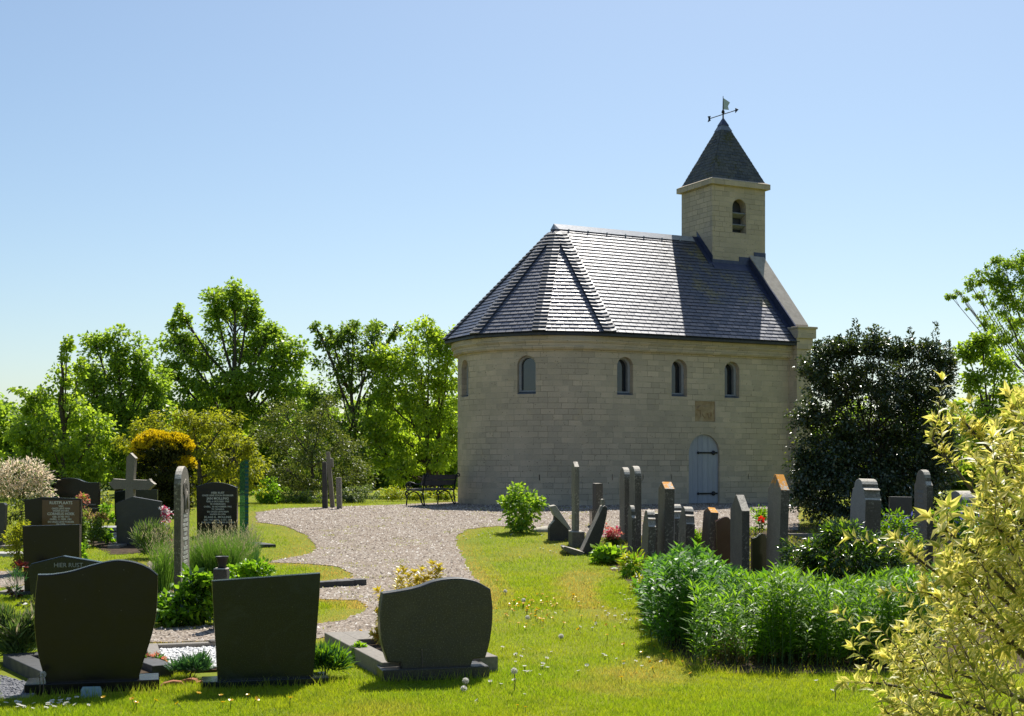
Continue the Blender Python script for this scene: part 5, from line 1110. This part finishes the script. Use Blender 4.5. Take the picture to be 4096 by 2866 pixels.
# ---- left graves
low('azalea', 'salmon azalea bloom behind the brown lettered headstone', 183, 1123, 13, 14, LF_ORANGE, .05, .03, 41, 23, 'flowers', 90, (.05, .1), 30, (.25, LF_DARK, 'leaves', 0), foliage='flowers')
low('heather', 'low cream and orange heather bed before the black wavy-topped stone', 213, 1160, 34, 8, LF_HEATH, .045, .016, 42, 23.6, 'flowers', 120, (.05, .1), 34, (.35, LF_YEW, 'leaves', 0), droop=-1, foliage='flowers', extra=((190, 1152, 16, 10),))
low('lime_herb', 'lime green leafy plant beside the heather bed', 240, 1155, 15, 16, LF_BRIGHT, .08, .05, 43, 23.8, dens=50)
low('pale_shrub', 'pale yellow-green shrub left of the stone cross', 228, 1115, 18, 32, LF_GREYG, .06, .03, 44, 27, 'shrub', 30, second=(.4, LF_HEDGE, 'yellow_leaves', 0))
low('flower_posy', 'pink and white flowers right of the pointed headstone', 370, 1148, 11, 11, LF_WHITE, .05, .035, 45, 23.8, 'flowers', 120, (.05, .09), 24, (.5, LF_MAG, 'pink_flowers', 0), foliage='white_flowers')
low('lavender_bush', 'rounded grey-green lavender before the pointed headstone', 338, 1208, 36, 32, LF_LAV, .11, .012, 46, 21.8, 'bush', 70, (.08, .16), 60, (.12, LF_SEED, 'dry_spikes', .5), droop=-1.3)
low('lime_herb', 'small bright leafy plant at the cobble heap', 183, 1232, 13, 12, LF_BRIGHT, .07, .05, 47, 19.5, dens=70)
low('low_shrub', 'low yellow-green shrub between the two left-edge stones', 40, 1195, 20, 26, LF_YEW, .05, .025, 48, 19.5, 'shrub', 70, extra=((25, 1215, 18, 16),))
low('dark_shrub', 'dark green shrub below the pink and white willow', 45, 1150, 44, 22, LF_DULL, .06, .03, 49, 24.0, 'shrub', 40)
low('red_plant', 'dark red leaved plant at the kerb left of the flat-topped black stone', 38, 1275, 10, 16, LF_RED, .09, .05, 50, 16.2, dens=80)
low('blue_fescue', 'small blue-green grass tuft beside the flat-topped black stone', 36, 1298, 15, 14, LF_BLUEG, .12, .008, 51, 16.0, dens=120, droop=-1)
low('lavender_bush', 'large dark lavender at the left edge behind the leftmost front stone', 40, 1435, 48, 44, LF_LAV, .11, .014, 52, 11.0, 'bush', 110, (.07, .13), 60, (.15, LF_SEED, 'dry_spikes', .4), droop=-1.2, extra=((15, 1400, 30, 26), (70, 1420, 22, 34)))
low('box_plant', 'small upright dark plant behind the leftmost front stone', 78, 1370, 14, 26, LF_DULL, .05, .022, 53, 11.9, dens=130, extra=((55, 1352, 10, 12),))
low('lavender_bush', 'low blue-green cushion plant left of the square front stone', 418, 1505, 46, 18, LF_BLUEG, .085, .010, 54, 10.2, 'bush', 200, (.05, .1), 60, (.1, LF_LAV, 'pale_tips', .4), droop=-1.2, extra=((445, 1495, 20, 16),))
low('sedum', 'green and russet sedum between black stone and cushion plant', 333, 1486, 16, 14, LF_FERN, .045, .02, 55, 10.6, dens=220, rc=(.04, .07), second=(.45, LF_ORANGE, 'russet_tips', .3), extra=((352, 1488, 16, 12),))
low('lavender_bush', 'bright green lavender at the foot of the square front stone', 735, 1495, 28, 26, LF_BLUEG, .10, .011, 56, 10.2, 'bush', 230, (.05, .1), 60, (.5, LF_HERB, 'bright_shoots', 0), droop=-1.3, extra=((718, 1480, 18, 22),))
low('lime_herb', 'small seedling in the sandy kerbed bed', 808, 1458, 12, 8, LF_BRIGHT, .05, .028, 57, 11.0, dens=120, rc=(.03, .05))
low('ground_cover', 'glossy bright ground cover around the tall narrow stele', 410, 1365, 66, 44, LF_BRIGHT, .085, .055, 58, 13.6, 'plant', 95, (.06, .12), 20, (.2, LF_LAUREL, 'dark_leaves', 0), extra=((440, 1310, 44, 26), (370, 1390, 34, 28), (460, 1350, 30, 40)), simple=False)
low('lime_mound', 'lime green domed plant behind the square front stone', 570, 1284, 52, 20, LF_BRIGHT, .07, .04, 59, 14.6, 'plant', 120, (.06, .1), 26, simple=False)
# yellow euonymus stems behind the right front stone
rng = np.random.default_rng(60)
def shoots(name, label, cat, base, tips, n_leaf, ln, wd, mat, seed, rtwig=.006, spread=.05, rosette=6, along=.25, matw=None, curve=.0, group=None, simple=False, foliage='foliage', jl=.25):
    "twigs from the base (or given roots) to tip points, leaves in pairs along each and a rosette at the end; tips: (root, tip) world pairs"
    rg = np.random.default_rng(seed); e = empty(name, base, 0, label, cat, group); bm = bmesh.new(); P, D, U = [], [], []
    for root, tip in tips:
        root = Vector(root) - base; tip = Vector(tip) - base; d = tip - root
        md = root.lerp(tip, .5) + Vector((rg.uniform(-1, 1), rg.uniform(-1, 1), 0)) * d.length * .06 + Vector((0, 0, curve * d.length))
        pt = lambda t: root * (1 - t) ** 2 + md * 2 * t * (1 - t) + tip * t * t
        tube(bm, [pt(i / 5) for i in range(6)], [rtwig * (1 - .15 * i) for i in range(6)], 5, cap=False)
        nl = n_leaf if isinstance(n_leaf, int) else max(4, int(d.length * n_leaf))
        for j in range(nl):
            t = along + (1 - along) * (j / max(1, nl - 1)); p = pt(t); tg = (pt(min(1, t + .02)) - pt(max(0, t - .02))).normalized()
            a = (j // 2) * 1.57 + (j % 2) * math.pi + rg.uniform(-.5, .5); sx = tg.orthogonal().normalized(); sy = tg.cross(sx)
            o_ = sx * math.cos(a) + sy * math.sin(a); P.append(p[:]); dd = o_ * .85 + tg * .55 + Vector((0, 0, rg.uniform(-.3, .25))); D.append(dd[:]); U.append((tg * .8 - o_ * .3 + Vector(rg.normal(size=3)) * .25)[:])
        for j in range(rosette):
            a = j * 6.283 / rosette + rg.uniform(-.3, .3); o_ = tg.orthogonal().normalized(); o_ = o_ * math.cos(a) + tg.cross(o_) * math.sin(a)
            P.append(tip[:]); D.append((tg * .9 + o_ * .6)[:]); U.append((tg * .6 - o_ * .8)[:])
    n = len(P); L_ = ln * rg.uniform(1 - jl, 1 + jl, n)
    mobj(foliage, leafmesh(foliage, np.array(P), np.array(D), np.array(U), L_, L_ * wd / ln, .22, .2, simple), mat, e); bobj('stems', bm, matw or M_TWIG, e); return e
Ye = 11.6; be = gx(925, Ye); tips = []
for x, y in ((893, 1286), (905, 1280), (918, 1296), (930, 1288), (945, 1282), (960, 1290), (970, 1268), (982, 1274), (985, 1284), (952, 1302), (935, 1305), (900, 1305), (850, 1328), (858, 1350), (848, 1375), (855, 1395), (852, 1420), (840, 1425), (862, 1412), (860, 1440)):
    t = at(x, y, Ye + rng.uniform(-.12, .12)); tips.append((be + Vector((rng.uniform(-.1, .1) + (t.x - be.x) * .6, 0, max(.02, t.z * .35))), t))
shoots('euonymus_shrub', 'yellow-leaved euonymus peeping over the rightmost front stone', 'shrub', be, tips, 44, .065, .032, LF_EUO, 60, .004, rosette=7)
# ---- grass clump with seed heads
def tuft(name, label, cat, base, x0, x1, ytop, n, mat, seed, wd=.007, lean=.35, seeds=0, group=None, depth=.35):
    rg = np.random.default_rng(seed); Y = base.y; k = pxm(Y); e = empty(name, base, 0, label, cat, group)
    bx = (rg.uniform(x0, x1, n) - CX) * k * 1.0; cx_ = ((x0 + x1) / 2 - CX) * k; bx = cx_ + (bx - cx_) * .75
    B = np.stack([bx, Y + rg.uniform(-depth, depth, n), np.full(n, base.z)], -1)
    h = (CAMZ + (HY - ytop) * k - base.z) * rg.uniform(.55, 1.0, n); an = rg.random(n) * 6.28; ln_ = h * lean * rg.random(n)
    o = np.stack([np.cos(an) * ln_ + (bx - cx_) * .25, np.sin(an) * ln_, np.zeros(n)], -1); up = np.array([0, 0, 1.0])
    p1 = B + o * .3 + up * h[:, None] * .55; p2 = B + o + up * h[:, None] * (1 - .25 * rg.random((n, 1)))
    s = np.stack([np.sin(an + .8), np.cos(an + .8), np.zeros(n)], -1) * wd * .5
    V = np.stack([B - s, B + s, p1 + s * .8, p1 - s * .8, p2], 1).reshape(-1, 3) - np.array(base)
    idx = (np.arange(n)[:, None] * 5 + np.array([[0, 1, 2, 0, 2, 3, 3, 2, 4]])).ravel()
    mobj('blades', rawmesh('blades', V, idx, 3), mat, e)
    if seeds:
        q = rg.choice(n, seeds, replace=False); T = p2[q]; C = np.repeat(T, 8, 0) + np.repeat(((p2 - p1)[q] / np.linalg.norm((p2 - p1)[q], axis=1, keepdims=True)), 8, 0) * (np.tile(np.arange(8), seeds)[:, None] * .022 - .10)
        D = rdirs(rg, len(C)) * .6; D[:, 2] += .9; mobj('seed_heads', leafmesh('seed', C - np.array(base), D, rdirs(rg, len(C)), .035, .009, .2, .1, True), LF_SEED, e)
    return e
tuft('grass_clump', 'big green ornamental grass clump with pale seed heads by the glass slab', 'grass clump', gx(495, 18.0), 425, 560, 1172, 3800, LF_GRASS, 70, .006, .4, 330, depth=.4)
tuft('grass_clump', 'dry thin grass tuft left of the tall narrow stele', 'grass clump', gx(375, 17.2), 350, 392, 1180, 700, LF_GRASS, 71, .006, .35, 90)
tuft('grass_clump', 'blue-green fine grass at the foot of the glass slab', 'grass clump', gx(545, 18.6), 510, 578, 1165, 1100, LF_BLUEG, 72, .006, .3, 60)
tuft('grass_clump', 'dead brown grass clump at the front of the herb bed', 'grass clump', gx(1633, 11.25), 1600, 1670, 1420, 600, m_leaf('dead_grass', (.07, .06, .03), (.2, .17, .08), .3, .6, .2), 73, .006, .4, 40)
# ---- right-hand bed: tall herbs
def herbs(name, label, cat, x0, x1, Y0, Y1, hfun, n, ln, wd, nl, mat, seed, group=None, front=None, rosette=4):
    rg = np.random.default_rng(seed); b = gx((x0 + x1) / 2, (Y0 + Y1) / 2); tips = []
    for _ in range(n):
        Y = Y0 + (Y1 - Y0) * rg.random(); x = rg.uniform(x0, x1)
        p = gx(x, Y)
        if front and not inpoly(np.array([px_of(p.x, p.y, p.z)[0]]), np.array([px_of(p.x, p.y, p.z)[1]]), front)[0]: continue
        if 1585 < x < 1668 and Y < 12.6 and n > 100 and rg.random() < .8: continue
        h = hfun(x, Y) * rg.uniform(.62, 1.1); tips.append((p, p + Vector((rg.uniform(-.12, .12), rg.uniform(-.12, .08), h))))
    return shoots(name, label, cat, b, tips, nl, ln, wd, mat, seed, .004, rosette=rosette, along=.12, group=group, matw=m_simple(name + '_stem', (.04, .09, .02), (.08, .14, .03), 30), simple=True, jl=.35)
BED = [(1440, 1330), (1500, 1262), (1700, 1255), (2150, 1255), (2300, 1300), (2300, 1516), (1620, 1514), (1520, 1492), (1462, 1450)]
herbs('fern_herb', 'feathery blue-green tansy filling the left half of the herb bed', 'plant', 1440, 1700, 11.6, 16.0, lambda x, Y: max(.18, CAMZ - (np.interp(x, [1440, 1480, 1530, 1580, 1630, 1700], [1320, 1272, 1252, 1256, 1290, 1310]) - HY) / F * Y), 560, .10, .030, 34, LF_FERN, 80, front=BED)
herbs('willowherb', 'bright green willowherb with lance leaves filling the right half of the herb bed', 'plant', 1640, 2090, 10.75, 13.6, lambda x, Y: max(.18, CAMZ - (np.interp(x, [1640, 1700, 1760, 1850, 1960, 2090], [1300, 1312, 1296, 1325, 1310, 1290]) - HY) / F * Y), 720, .10, .019, 38, LF_HERB, 81, front=BED)
herbs('willowherb', 'few tall arching stems at the front edge of the herb bed', 'plant', 1545, 1680, 10.8, 11.6, lambda x, Y: .55, 26, .12, .02, 22, LF_BRIGHT, 82, front=BED)
low('laurel_shrub', 'glossy dark green pieris before the pale scrolled stone', 1890, 1255, 100, 70, LF_LAUREL, .085, .026, 83, 16.0, 'shrub', 42, (.10, .2), 46, (.22, LF_HERB, 'young_leaves', .35), extra=((1860, 1200, 44, 26), (1800, 1270, 46, 56), (1970, 1270, 70, 60), (1900, 1185, 20, 18)), pw=.3, simple=False)
low('alkanet', 'blue-flowered alkanet beside the slender round-headed stele', 2010, 1190, 34, 40, LF_HERB, .07, .025, 84, 18.8, 'plant', 46, (.1, .18), 26, (.14, LF_BLUE, 'blue_flowers', .5), extra=((1990, 1220, 34, 30), (2050, 1215, 20, 26)))
low('alkanet', 'blue-flowered alkanet below the half hidden bluish stone', 2160, 1180, 50, 44, LF_HERB, .08, .032, 85, 18.2, 'plant', 44, (.1, .18), 30, (.08, LF_BLUE, 'blue_flowers', .4), extra=((2220, 1220, 60, 50), (2120, 1150, 26, 24), (2270, 1180, 40, 50)))
low('leafy_plant', 'crinkled leafy plant at the foot of the leaning dark stone', 1362, 1248, 30, 26, LF_BRIGHT, .10, .08, 86, 21.0, 'plant', 60, (.08, .14), 20, (.4, LF_LIME, 'darker_leaves', 0), simple=False)
low('leafy_plant', 'yellow-green lupin-like plant left of the herb bed', 1425, 1275, 30, 30, LF_BRIGHT, .11, .035, 87, 19.2, 'plant', 50, (.1, .16), 24, (.5, LF_HEDGE, 'yellow_leaves', .3), simple=False)
low('white_flower_cushion', 'cushion of small white flowers at the lawn edge', 1450, 1315, 34, 30, LF_YEW, .05, .02, 88, 16.8, 'flowers', 70, (.07, .13), 26, (.16, LF_WHITE, 'white_flowers', .35), extra=((1440, 1340, 26, 20),))
low('pink_azalea', 'pink azalea bloom between the leaning stone and the twin steles', 1372, 1195, 19, 14, LF_ORANGE, .05, .035, 89, 23.5, 'flowers', 90, (.06, .1), 26, (.3, LF_MAG, 'pink_flowers', 0), foliage='flowers')
low('leafy_plant', 'small green plant between scroll-topped and squat lichened stones', 1562, 1215, 14, 32, LF_BRIGHT, .08, .045, 90, 21.5, 'plant', 50)
low('leafy_plant', 'small leafy plant carrying the scarlet flower at the gravel edge', 1702, 1160, 20, 22, LF_HERB, .07, .03, 91, 25.5, 'plant', 34, droop=-.4)
p_ = at(1707, 1165, 25.1); e = empty('scarlet_flower', p_, 0, 'single scarlet flower in front of the chapel wall', 'flower')
rng = np.random.default_rng(92); n_ = 22; D = rdirs(rng, n_); mobj('petals', leafmesh('petals', D * .012, D, rdirs(rng, n_), .075, .05, .1, .1, True), LF_REDF, e)
bm = bmesh.new(); tube(bm, [(0, 0, 0), (.01, 0, -.15), (0, .02, p_.z * -1 + g(25.1))], .006, 5); bobj('stem', bm, M_TWIG, e)
low('leafy_plant', 'sparse leafy plant in the grave between green stone and wide stele', 1775, 1290, 20, 34, LF_HERB, .09, .03, 93, 17.4, 'plant', 40)
# ---- yellow variegated shrub close to the camera on the right
rng = np.random.default_rng(95); by = gx(2330, 4.6); tips = []
def br(x, y, Y, x2, y2, Y2): tips.append((at(x, y, Y), at(x2, y2, Y2)))
main = [((2420, 1500), (2090, 985)), ((2400, 1300), (2165, 950)), ((2420, 1150), (2265, 925)), ((2430, 1450), (2205, 1050)), ((2450, 1550), (2120, 1190)), ((2420, 1620), (2040, 1240)), ((2420, 1650), (1985, 1470)), ((2420, 1700), (1945, 1530)), ((2400, 1750), (1990, 1600)), ((2430, 1500), (2290, 1050)), ((2430, 1420), (2230, 1180)), ((2420, 1600), (2080, 1330)), ((2420, 1550), (2160, 1280))]
bmm = bmesh.new()
for (a, b) in main:
    Ya = rng.uniform(4.3, 4.9); Yb = rng.uniform(3.9, 4.8); A = at(a[0], a[1], Ya); B = at(b[0], b[1], Yb)
    pts = [A.lerp(B, i / 6) + Vector((0, 0, .05 * math.sin(i / 6 * math.pi))) for i in range(7)]
    tube(bmm, [p - by for p in pts], [.012 - .0014 * i for i in range(7)], 6)
    for i in range(8):
        t = .35 + .65 * i / 7; p = A.lerp(B, t) + Vector((0, 0, .05 * math.sin(t * math.pi))); d = (B - A).normalized()
        q = p + (d * rng.uniform(.5, 1) + Vector((rng.uniform(-.6, .6), rng.uniform(-.7, .7), rng.uniform(-.3, .9)))) * rng.uniform(.07, .17); tips.append((p, q))
    tips.append((A.lerp(B, .9), B))
# thick lower mass
for _ in range(150):
    x = 2320 - 330 * rng.random() ** .75; y = rng.uniform(1130, 1640)
    if x < 2330 - (y - 900) * .62: continue
    if x < 2040 and y < 1330: continue
    Y = rng.uniform(3.9, 5.0); p = at(x, y, Y); tips.append((p + Vector((rng.uniform(.02, .10), rng.uniform(-.05, .05), -rng.uniform(.06, .14))), p))
for _ in range(48):
    x = rng.uniform(2190, 2330); y = rng.uniform(900, 1180); Y = rng.uniform(4.0, 4.9)
    if x < 2360 - (y - 780) * .75: continue
    p = at(x, y, Y); tips.append((p + Vector((rng.uniform(.0, .08), 0, -.12)), p))
eyl = shoots('variegated_shrub', 'yellow and cream variegated shrub filling the lower right foreground', 'shrub', by, tips, 14, .047, .0165, LF_CREAM, 96, .0022, rosette=5, along=.05, jl=.35)
bobj('branches', bmm, M_BARK, eyl)
# ================================================================== LAWN GRASS
WORN = [tuple(gq(*p)[:2]) for p in ((1238, 1196), (1262, 1236), (1288, 1290), (1308, 1335), (1345, 1380), (1440, 1420))]
def blades(name, label, seed, n, Y0, Y1, hmin, hmax, wd, M):
    rg = np.random.default_rng(seed); u = rg.random(n); Y = 1 / (1 / Y0 + u * (1 / Y1 - 1 / Y0)); x = rg.uniform(-60, 2360, n); X = (x - CX) / F * Y
    X0_, Y0_ = X + .05 * wob(X, Y) + rg.normal(0, .05, n), Y + .05 * wob(X, Y, 2.0) + rg.normal(0, .07, n); r = region(X0_, Y0_); k = r == 0
    y = HY - F * (gnp(Y) - CAMZ) / Y
    for pl in NOGRASS: k &= ~inpoly(x, y, pl)
    X, Y, x, y = X[k], Y[k], x[k], y[k]; n = len(X)
    # dryness: near the gravel margin and in faded streaks
    near = np.zeros(n)
    for dx, dy in ((.22, 0), (-.22, 0), (0, .3), (0, -.3), (.4, .2), (-.4, -.2), (.12, .12), (-.12, -.12)): near += region(X + dx, Y + dy) == 1
    st = np.sin(X * .9 + Y * .35) * np.sin(X * 2.3 - Y * 1.1 + 1) + .6 * wob(X * .6, Y * .6, 4)
    tr = np.full(n, 9.0)
    for (a, b) in zip(WORN, WORN[1:]):
        d = np.array(b) - np.array(a); tq = np.clip(((X - a[0]) * d[0] + (Y - a[1]) * d[1]) / (d @ d), 0, 1); tr = np.minimum(tr, np.hypot(X - a[0] - tq * d[0], Y - a[1] - tq * d[1]))
    st = st + 1.1 * np.exp(-(tr / .24) ** 2) + .2 * (tr < .4)
    dry = np.clip(near / 2.6 + np.clip(st - .42, 0, 1) * .75 + rg.normal(0, .13, n), 0, 1)
    keep = (rg.random(n) > dry * .25); X, Y, dry = X[keep], Y[keep], dry[keep]; n = len(X)
    h = rg.uniform(hmin, hmax, n) * (1 + .35 * np.clip(wob(X * 1.3, Y * 1.3, 7), -1, 1)) * (1 - .3 * dry); an = rg.random(n) * 6.28; s = np.stack([np.cos(an), np.sin(an), np.zeros(n)], -1) * (wd * rg.uniform(.7, 1.3, n))[:, None] * .5
    B = np.stack([X, Y, gnp(Y) - .004], -1); tip = B + np.stack([rg.normal(0, .45, n) * h, rg.normal(0, .45, n) * h, h], -1)
    V = np.stack([B - s, B + s, tip], 1).reshape(-1, 3); me = rawmesh(name, V, np.arange(3 * n), 3)
    at_ = me.attributes.new('dry', 'FLOAT', 'POINT'); at_.data.foreach_set('value', np.repeat(dry, 3).astype(np.float32))
    return tag(mobj(name, me, M), label, 'grass', kind='stuff')
NOGRASS = [[(705, 1444), (860, 1440), (1000, 1500), (1096, 1500), (1092, 1524), (868, 1530)], [(0, 1478), (130, 1478), (345, 1515), (340, 1556), (75, 1566), (0, 1572)], [(385, 1472), (490, 1466), (725, 1520), (725, 1540), (468, 1545)], [(0, 1570), (0, 1480), (70, 1566)]]
m, n, o = newmat('lawn_blade'); r = island(n); atn = N(n, 'ShaderNodeAttribute', attribute_name='dry')
big = noise(n, posco(n), .55, 4, .6)
gc = mixc(n, r, (.165, .285, .010), (.315, .43, .018)); gc = mixc(n, ramp(n, big, [(.42, (0,) * 3), (.62, (.45,) * 3)]), gc, (.40, .40, .02)); gc = mixc(n, ramp(n, noise(n, posco(n), 1.9, 5, .7), [(.52, (0,) * 3), (.68, (.75,) * 3)]), gc, (.12, .21, .02))
gc = mixc(n, atn.outputs['Fac'], gc, mixc(n, r, (.40, .25, .09), (.56, .42, .17)))
p = N(n, 'ShaderNodeBsdfPrincipled'); L(n, gc, p.inputs['Base Color']); p.inputs['Roughness'].default_value = .5; p.inputs['Specular IOR Level'].default_value = .25
t = N(n, 'ShaderNodeBsdfTranslucent'); L(n, mixc(n, 1.0, gc, (1.7, 1.6, .8), 'MULTIPLY'), t.inputs[0]); mx = N(n, 'ShaderNodeMixShader'); mx.inputs[0].default_value = .45
L(n, p.outputs[0], mx.inputs[1]); L(n, t.outputs[0], mx.inputs[2]); L(n, mx.outputs[0], o.inputs[0]); M_BLADE = m
blades('grass', 'short sunlit lawn grass in the foreground', 100, 330000, 8.3, 15, .018, .042, .0055, M_BLADE)
blades('grass_beyond', 'lawn grass further back between graves and gravel', 101, 420000, 15, 40, .02, .045, .010, M_BLADE)
rng = np.random.default_rng(110); n = 60000; Yw = 10.5 + 18 * rng.random(n); Xw = -.2 + 9 * rng.random(n); kw = region(Xw, Yw) == 2; Xw, Yw = Xw[kw], Yw[kw]; n = len(Xw)
hh = rng.uniform(.03, .12, n) * np.clip(.6 + .8 * wob(Xw, Yw, 3), .15, 1.3); an = rng.random(n) * 6.28; sv = np.stack([np.cos(an), np.sin(an), np.zeros(n)], -1) * .008
B = np.stack([Xw, Yw, gnp(Yw)], -1); V = np.stack([B - sv, B + sv, B + np.stack([rng.normal(0, .6, n) * hh, rng.normal(0, .6, n) * hh, hh], -1)], 1).reshape(-1, 3)
tag(mobj('bed_weeds', rawmesh('bed_weeds', V, np.arange(3 * n), 3), LF_YEW), 'low weeds and grass covering the soil between the old stones', 'weeds', kind='stuff')
# weeds in the gravel
rng = np.random.default_rng(103); wx, wy = [], []
while len(wx) < 2600:
    Yw = rng.uniform(13, 33); Xw = rng.uniform(-4, 4)
    if region(np.array([Xw]), np.array([Yw]))[0] != 1: continue
    nb = rng.integers(5, 22); wx += list(Xw + rng.normal(0, .09, nb)); wy += list(Yw + rng.normal(0, .05, nb))
wx, wy = np.array(wx), np.array(wy); n = len(wx); hh = rng.uniform(.015, .04, n); an = rng.random(n) * 6.28; sv = np.stack([np.cos(an), np.sin(an), np.zeros(n)], -1) * .006
B = np.stack([wx, wy, gnp(wy) + .005], -1); V = np.stack([B - sv, B + sv, B + np.stack([rng.normal(0, .5, n) * hh, rng.normal(0, .5, n) * hh, hh], -1)], 1).reshape(-1, 3)
tag(mobj('gravel_weeds', rawmesh('gravel_weeds', V, np.arange(3 * n), 3), LF_YEW), 'tiny tufts of weed growing in the gravel path', 'weeds', kind='stuff')
# taller untrimmed blades round the plinths
def rim(name, label, seed, pts, n, h, mat):
    rg = np.random.default_rng(seed); P = [gq(*p) for p in pts]; B = []
    for _ in range(n):
        i = rg.integers(len(P) - 1); q = P[i].lerp(P[i + 1], rg.random()); B.append((q.x + rg.normal(0, .03), q.y + rg.normal(0, .03), q.z))
    B = np.array(B); hh = rg.uniform(.3, 1, n) * h; an = rg.random(n) * 6.28; s = np.stack([np.cos(an), np.sin(an), np.zeros(n)], -1) * .003
    tip = B + np.stack([rg.normal(0, .35, n) * hh, rg.normal(0, .35, n) * hh, hh], -1); V = np.stack([B - s, B + s, tip], 1).reshape(-1, 3)
    me = rawmesh(name, V, np.arange(3 * n), 3); me.attributes.new('dry', 'FLOAT', 'POINT').data.foreach_set('value', np.repeat(np.clip(rg.normal(.15, .2, n), 0, 1), 3).astype(np.float32))
    return tag(mobj(name, me, mat), label, 'grass', kind='stuff')
rim('untrimmed_grass', 'longer untrimmed grass along the plinths and bed edges', 104, [(60, 1572), (215, 1566), (350, 1558), (465, 1548), (730, 1538), (868, 1532), (1095, 1524)], 900, .10, M_BLADE)
rim('untrimmed_bed_edge', 'longer untrimmed grass along the herb bed edge', 105, [(1410, 1380), (1455, 1440), (1520, 1492), (1640, 1516), (1990, 1518), (2250, 1516)], 900, .10, M_BLADE)
# ---- small flowers in the lawn, each one an object
def petal_flower(name, r, n, pm, cm_, stalk):
    bm = bmesh.new(); 
    for i in range(n):
        a = i * 2 * math.pi / n; c, s = math.cos(a), math.sin(a); wq = .6 * r * math.pi / n * 1.6
        q = [(0, 0, stalk), (c * r * .6 - s * wq, s * r * .6 + c * wq, stalk + r * .25), (c * r, s * r, stalk + r * .45), (c * r * .6 + s * wq, s * r * .6 - c * wq, stalk + r * .25)]
        bm.faces.new([bm.verts.new(p) for p in q]).material_index = 0
    lathe(bm, [(0, stalk), (r * .35, stalk + r * .12), (r * .2, stalk + r * .3), (0, stalk + r * .32)], 8, None, 1); tube(bm, [(0, 0, 0), (.004, 0, stalk * .5), (0, 0, stalk)], .0022, 5, 2)
    me = bpy.data.meshes.new(name); bm.to_mesh(me); bm.free()
    for mm in (pm, cm_, M_STALK): me.materials.append(mm)
    return me
M_STALK = m_simple('flower_stalk', (.07, .11, .02), (.11, .15, .03), 30)
M_BUT = m_leaf('buttercup_petal', (.72, .42, .01), (.8, .52, .015), .35, .3, .4, (1.1, 1.1, 1)); M_EYE = m_simple('daisy_eye', (.6, .4, .02), (.7, .5, .03), 30)
me_b = petal_flower('buttercup', .017, 5, M_BUT, M_BUT, .055); me_d = petal_flower('daisy', .016, 11, LF_WHITE, M_EYE, .026)
def scatter(name, me, spots, label, group, seed):
    rg = np.random.default_rng(seed)
    for (x, y, sx, sy, n) in spots:
        for _ in range(n):
            p = gq(x + rg.normal(0, 1) * sx, y + rg.normal(0, 1) * sy); o = bpy.data.objects.new(name, me); COL.objects.link(o); o.location = p; s = rg.uniform(.8, 1.3); o.scale = (s, s, s); o.rotation_euler = (rg.normal(0, .3), rg.normal(0, .3), rg.random() * 6.28); tag(o, label, name, group)
scatter('buttercup', me_b, [(1205, 1368, 45, 14, 55), (1180, 1395, 35, 18, 20), (1300, 1400, 70, 18, 16), (1250, 1345, 40, 8, 8), (1420, 1470, 50, 30, 8), (1130, 1330, 10, 10, 3), (850, 1436, 60, 4, 4), (1490, 1500, 40, 20, 5)], 'small yellow buttercup among the lawn grass', 'buttercups in the lawn', 1)
scatter('buttercup', me_b, [(540, 1585, 130, 10, 9), (300, 1590, 60, 6, 4), (1160, 1600, 10, 4, 2)], 'yellow buttercup in the strip of lawn at the bottom edge', 'buttercups at the bottom edge', 2)
scatter('daisy', me_d, [(60, 1590, 55, 6, 34), (140, 1588, 16, 8, 8)], 'white daisy in the bottom left corner of the lawn', 'daisies in the bottom left corner', 3)
scatter('daisy', me_d, [(1400, 1385, 60, 16, 26), (1330, 1480, 70, 20, 12), (1170, 1480, 40, 20, 14), (1100, 1200, 40, 5, 10), (1240, 1240, 30, 14, 10), (1420, 1345, 20, 10, 8), (1120, 1540, 60, 20, 5), (1900, 1545, 60, 10, 5)], 'white daisy in the lawn between path and herb bed', 'daisies in the lawn', 4)
# dandelion clocks and spent stalks
M_FLUFF = m_leaf('dandelion_fluff', (.62, .60, .56), (.74, .73, .7), .5, .8, .1, (1.1, 1.1, 1.1))
def clock(x, y, yb, label, fluffy=True):
    b = gq(x, yb); h = (yb - y) * pxm(b.y); e = empty('dandelion_clock' if fluffy else 'spent_dandelion', b, 0, label, 'dandelion')
    bm = bmesh.new(); tube(bm, [(0, 0, -.01), (.006, 0, h * .5), (0, 0, h)], .0032, 6); bobj('stalk', bm, M_TWIG, e)
    rg = np.random.default_rng(int(x * 7 + y)); n = 260 if fluffy else 26; D = rdirs(rg, n); U = rdirs(rg, n); c = np.array([0, 0, h])
    r = .022 if fluffy else .006
    mobj('seed_ball' if fluffy else 'bare_head', leafmesh('ball', c + D * r * .45, D, U, r * .75, .005, .1, .0, True), M_FLUFF if fluffy else LF_SEED, e)
clock(96, 1513, 1565, 'white dandelion clock before the leftmost front plinth')
clock(88, 1512, 1566, 'spent dandelion stalk beside the clock at the left plinth', False)
clock(946, 1457, 1526, 'spent dandelion stalk in front of the rightmost front stone', False)
clock(1153, 1505, 1552, 'tallest dandelion clock right of the rightmost front stone')
clock(1044, 1527, 1545, 'short dandelion clock below the rightmost front stone')
clock(1040, 1545, 1553, 'lowest dandelion clock close below another in the front lawn')
clock(1133, 1326, 1336, 'dandelion clock in the lawn furthest from the camera')
clock(1174, 1346, 1354, 'dandelion clock above the buttercup patch')
clock(1183, 1385, 1394, 'dandelion clock within the buttercup patch')
clock(1258, 1427, 1436, 'dandelion clock below the buttercup patch on its right')
clock(1872, 1543, 1570, 'thin spent dandelion right of the herb bed in the front lawn', False)
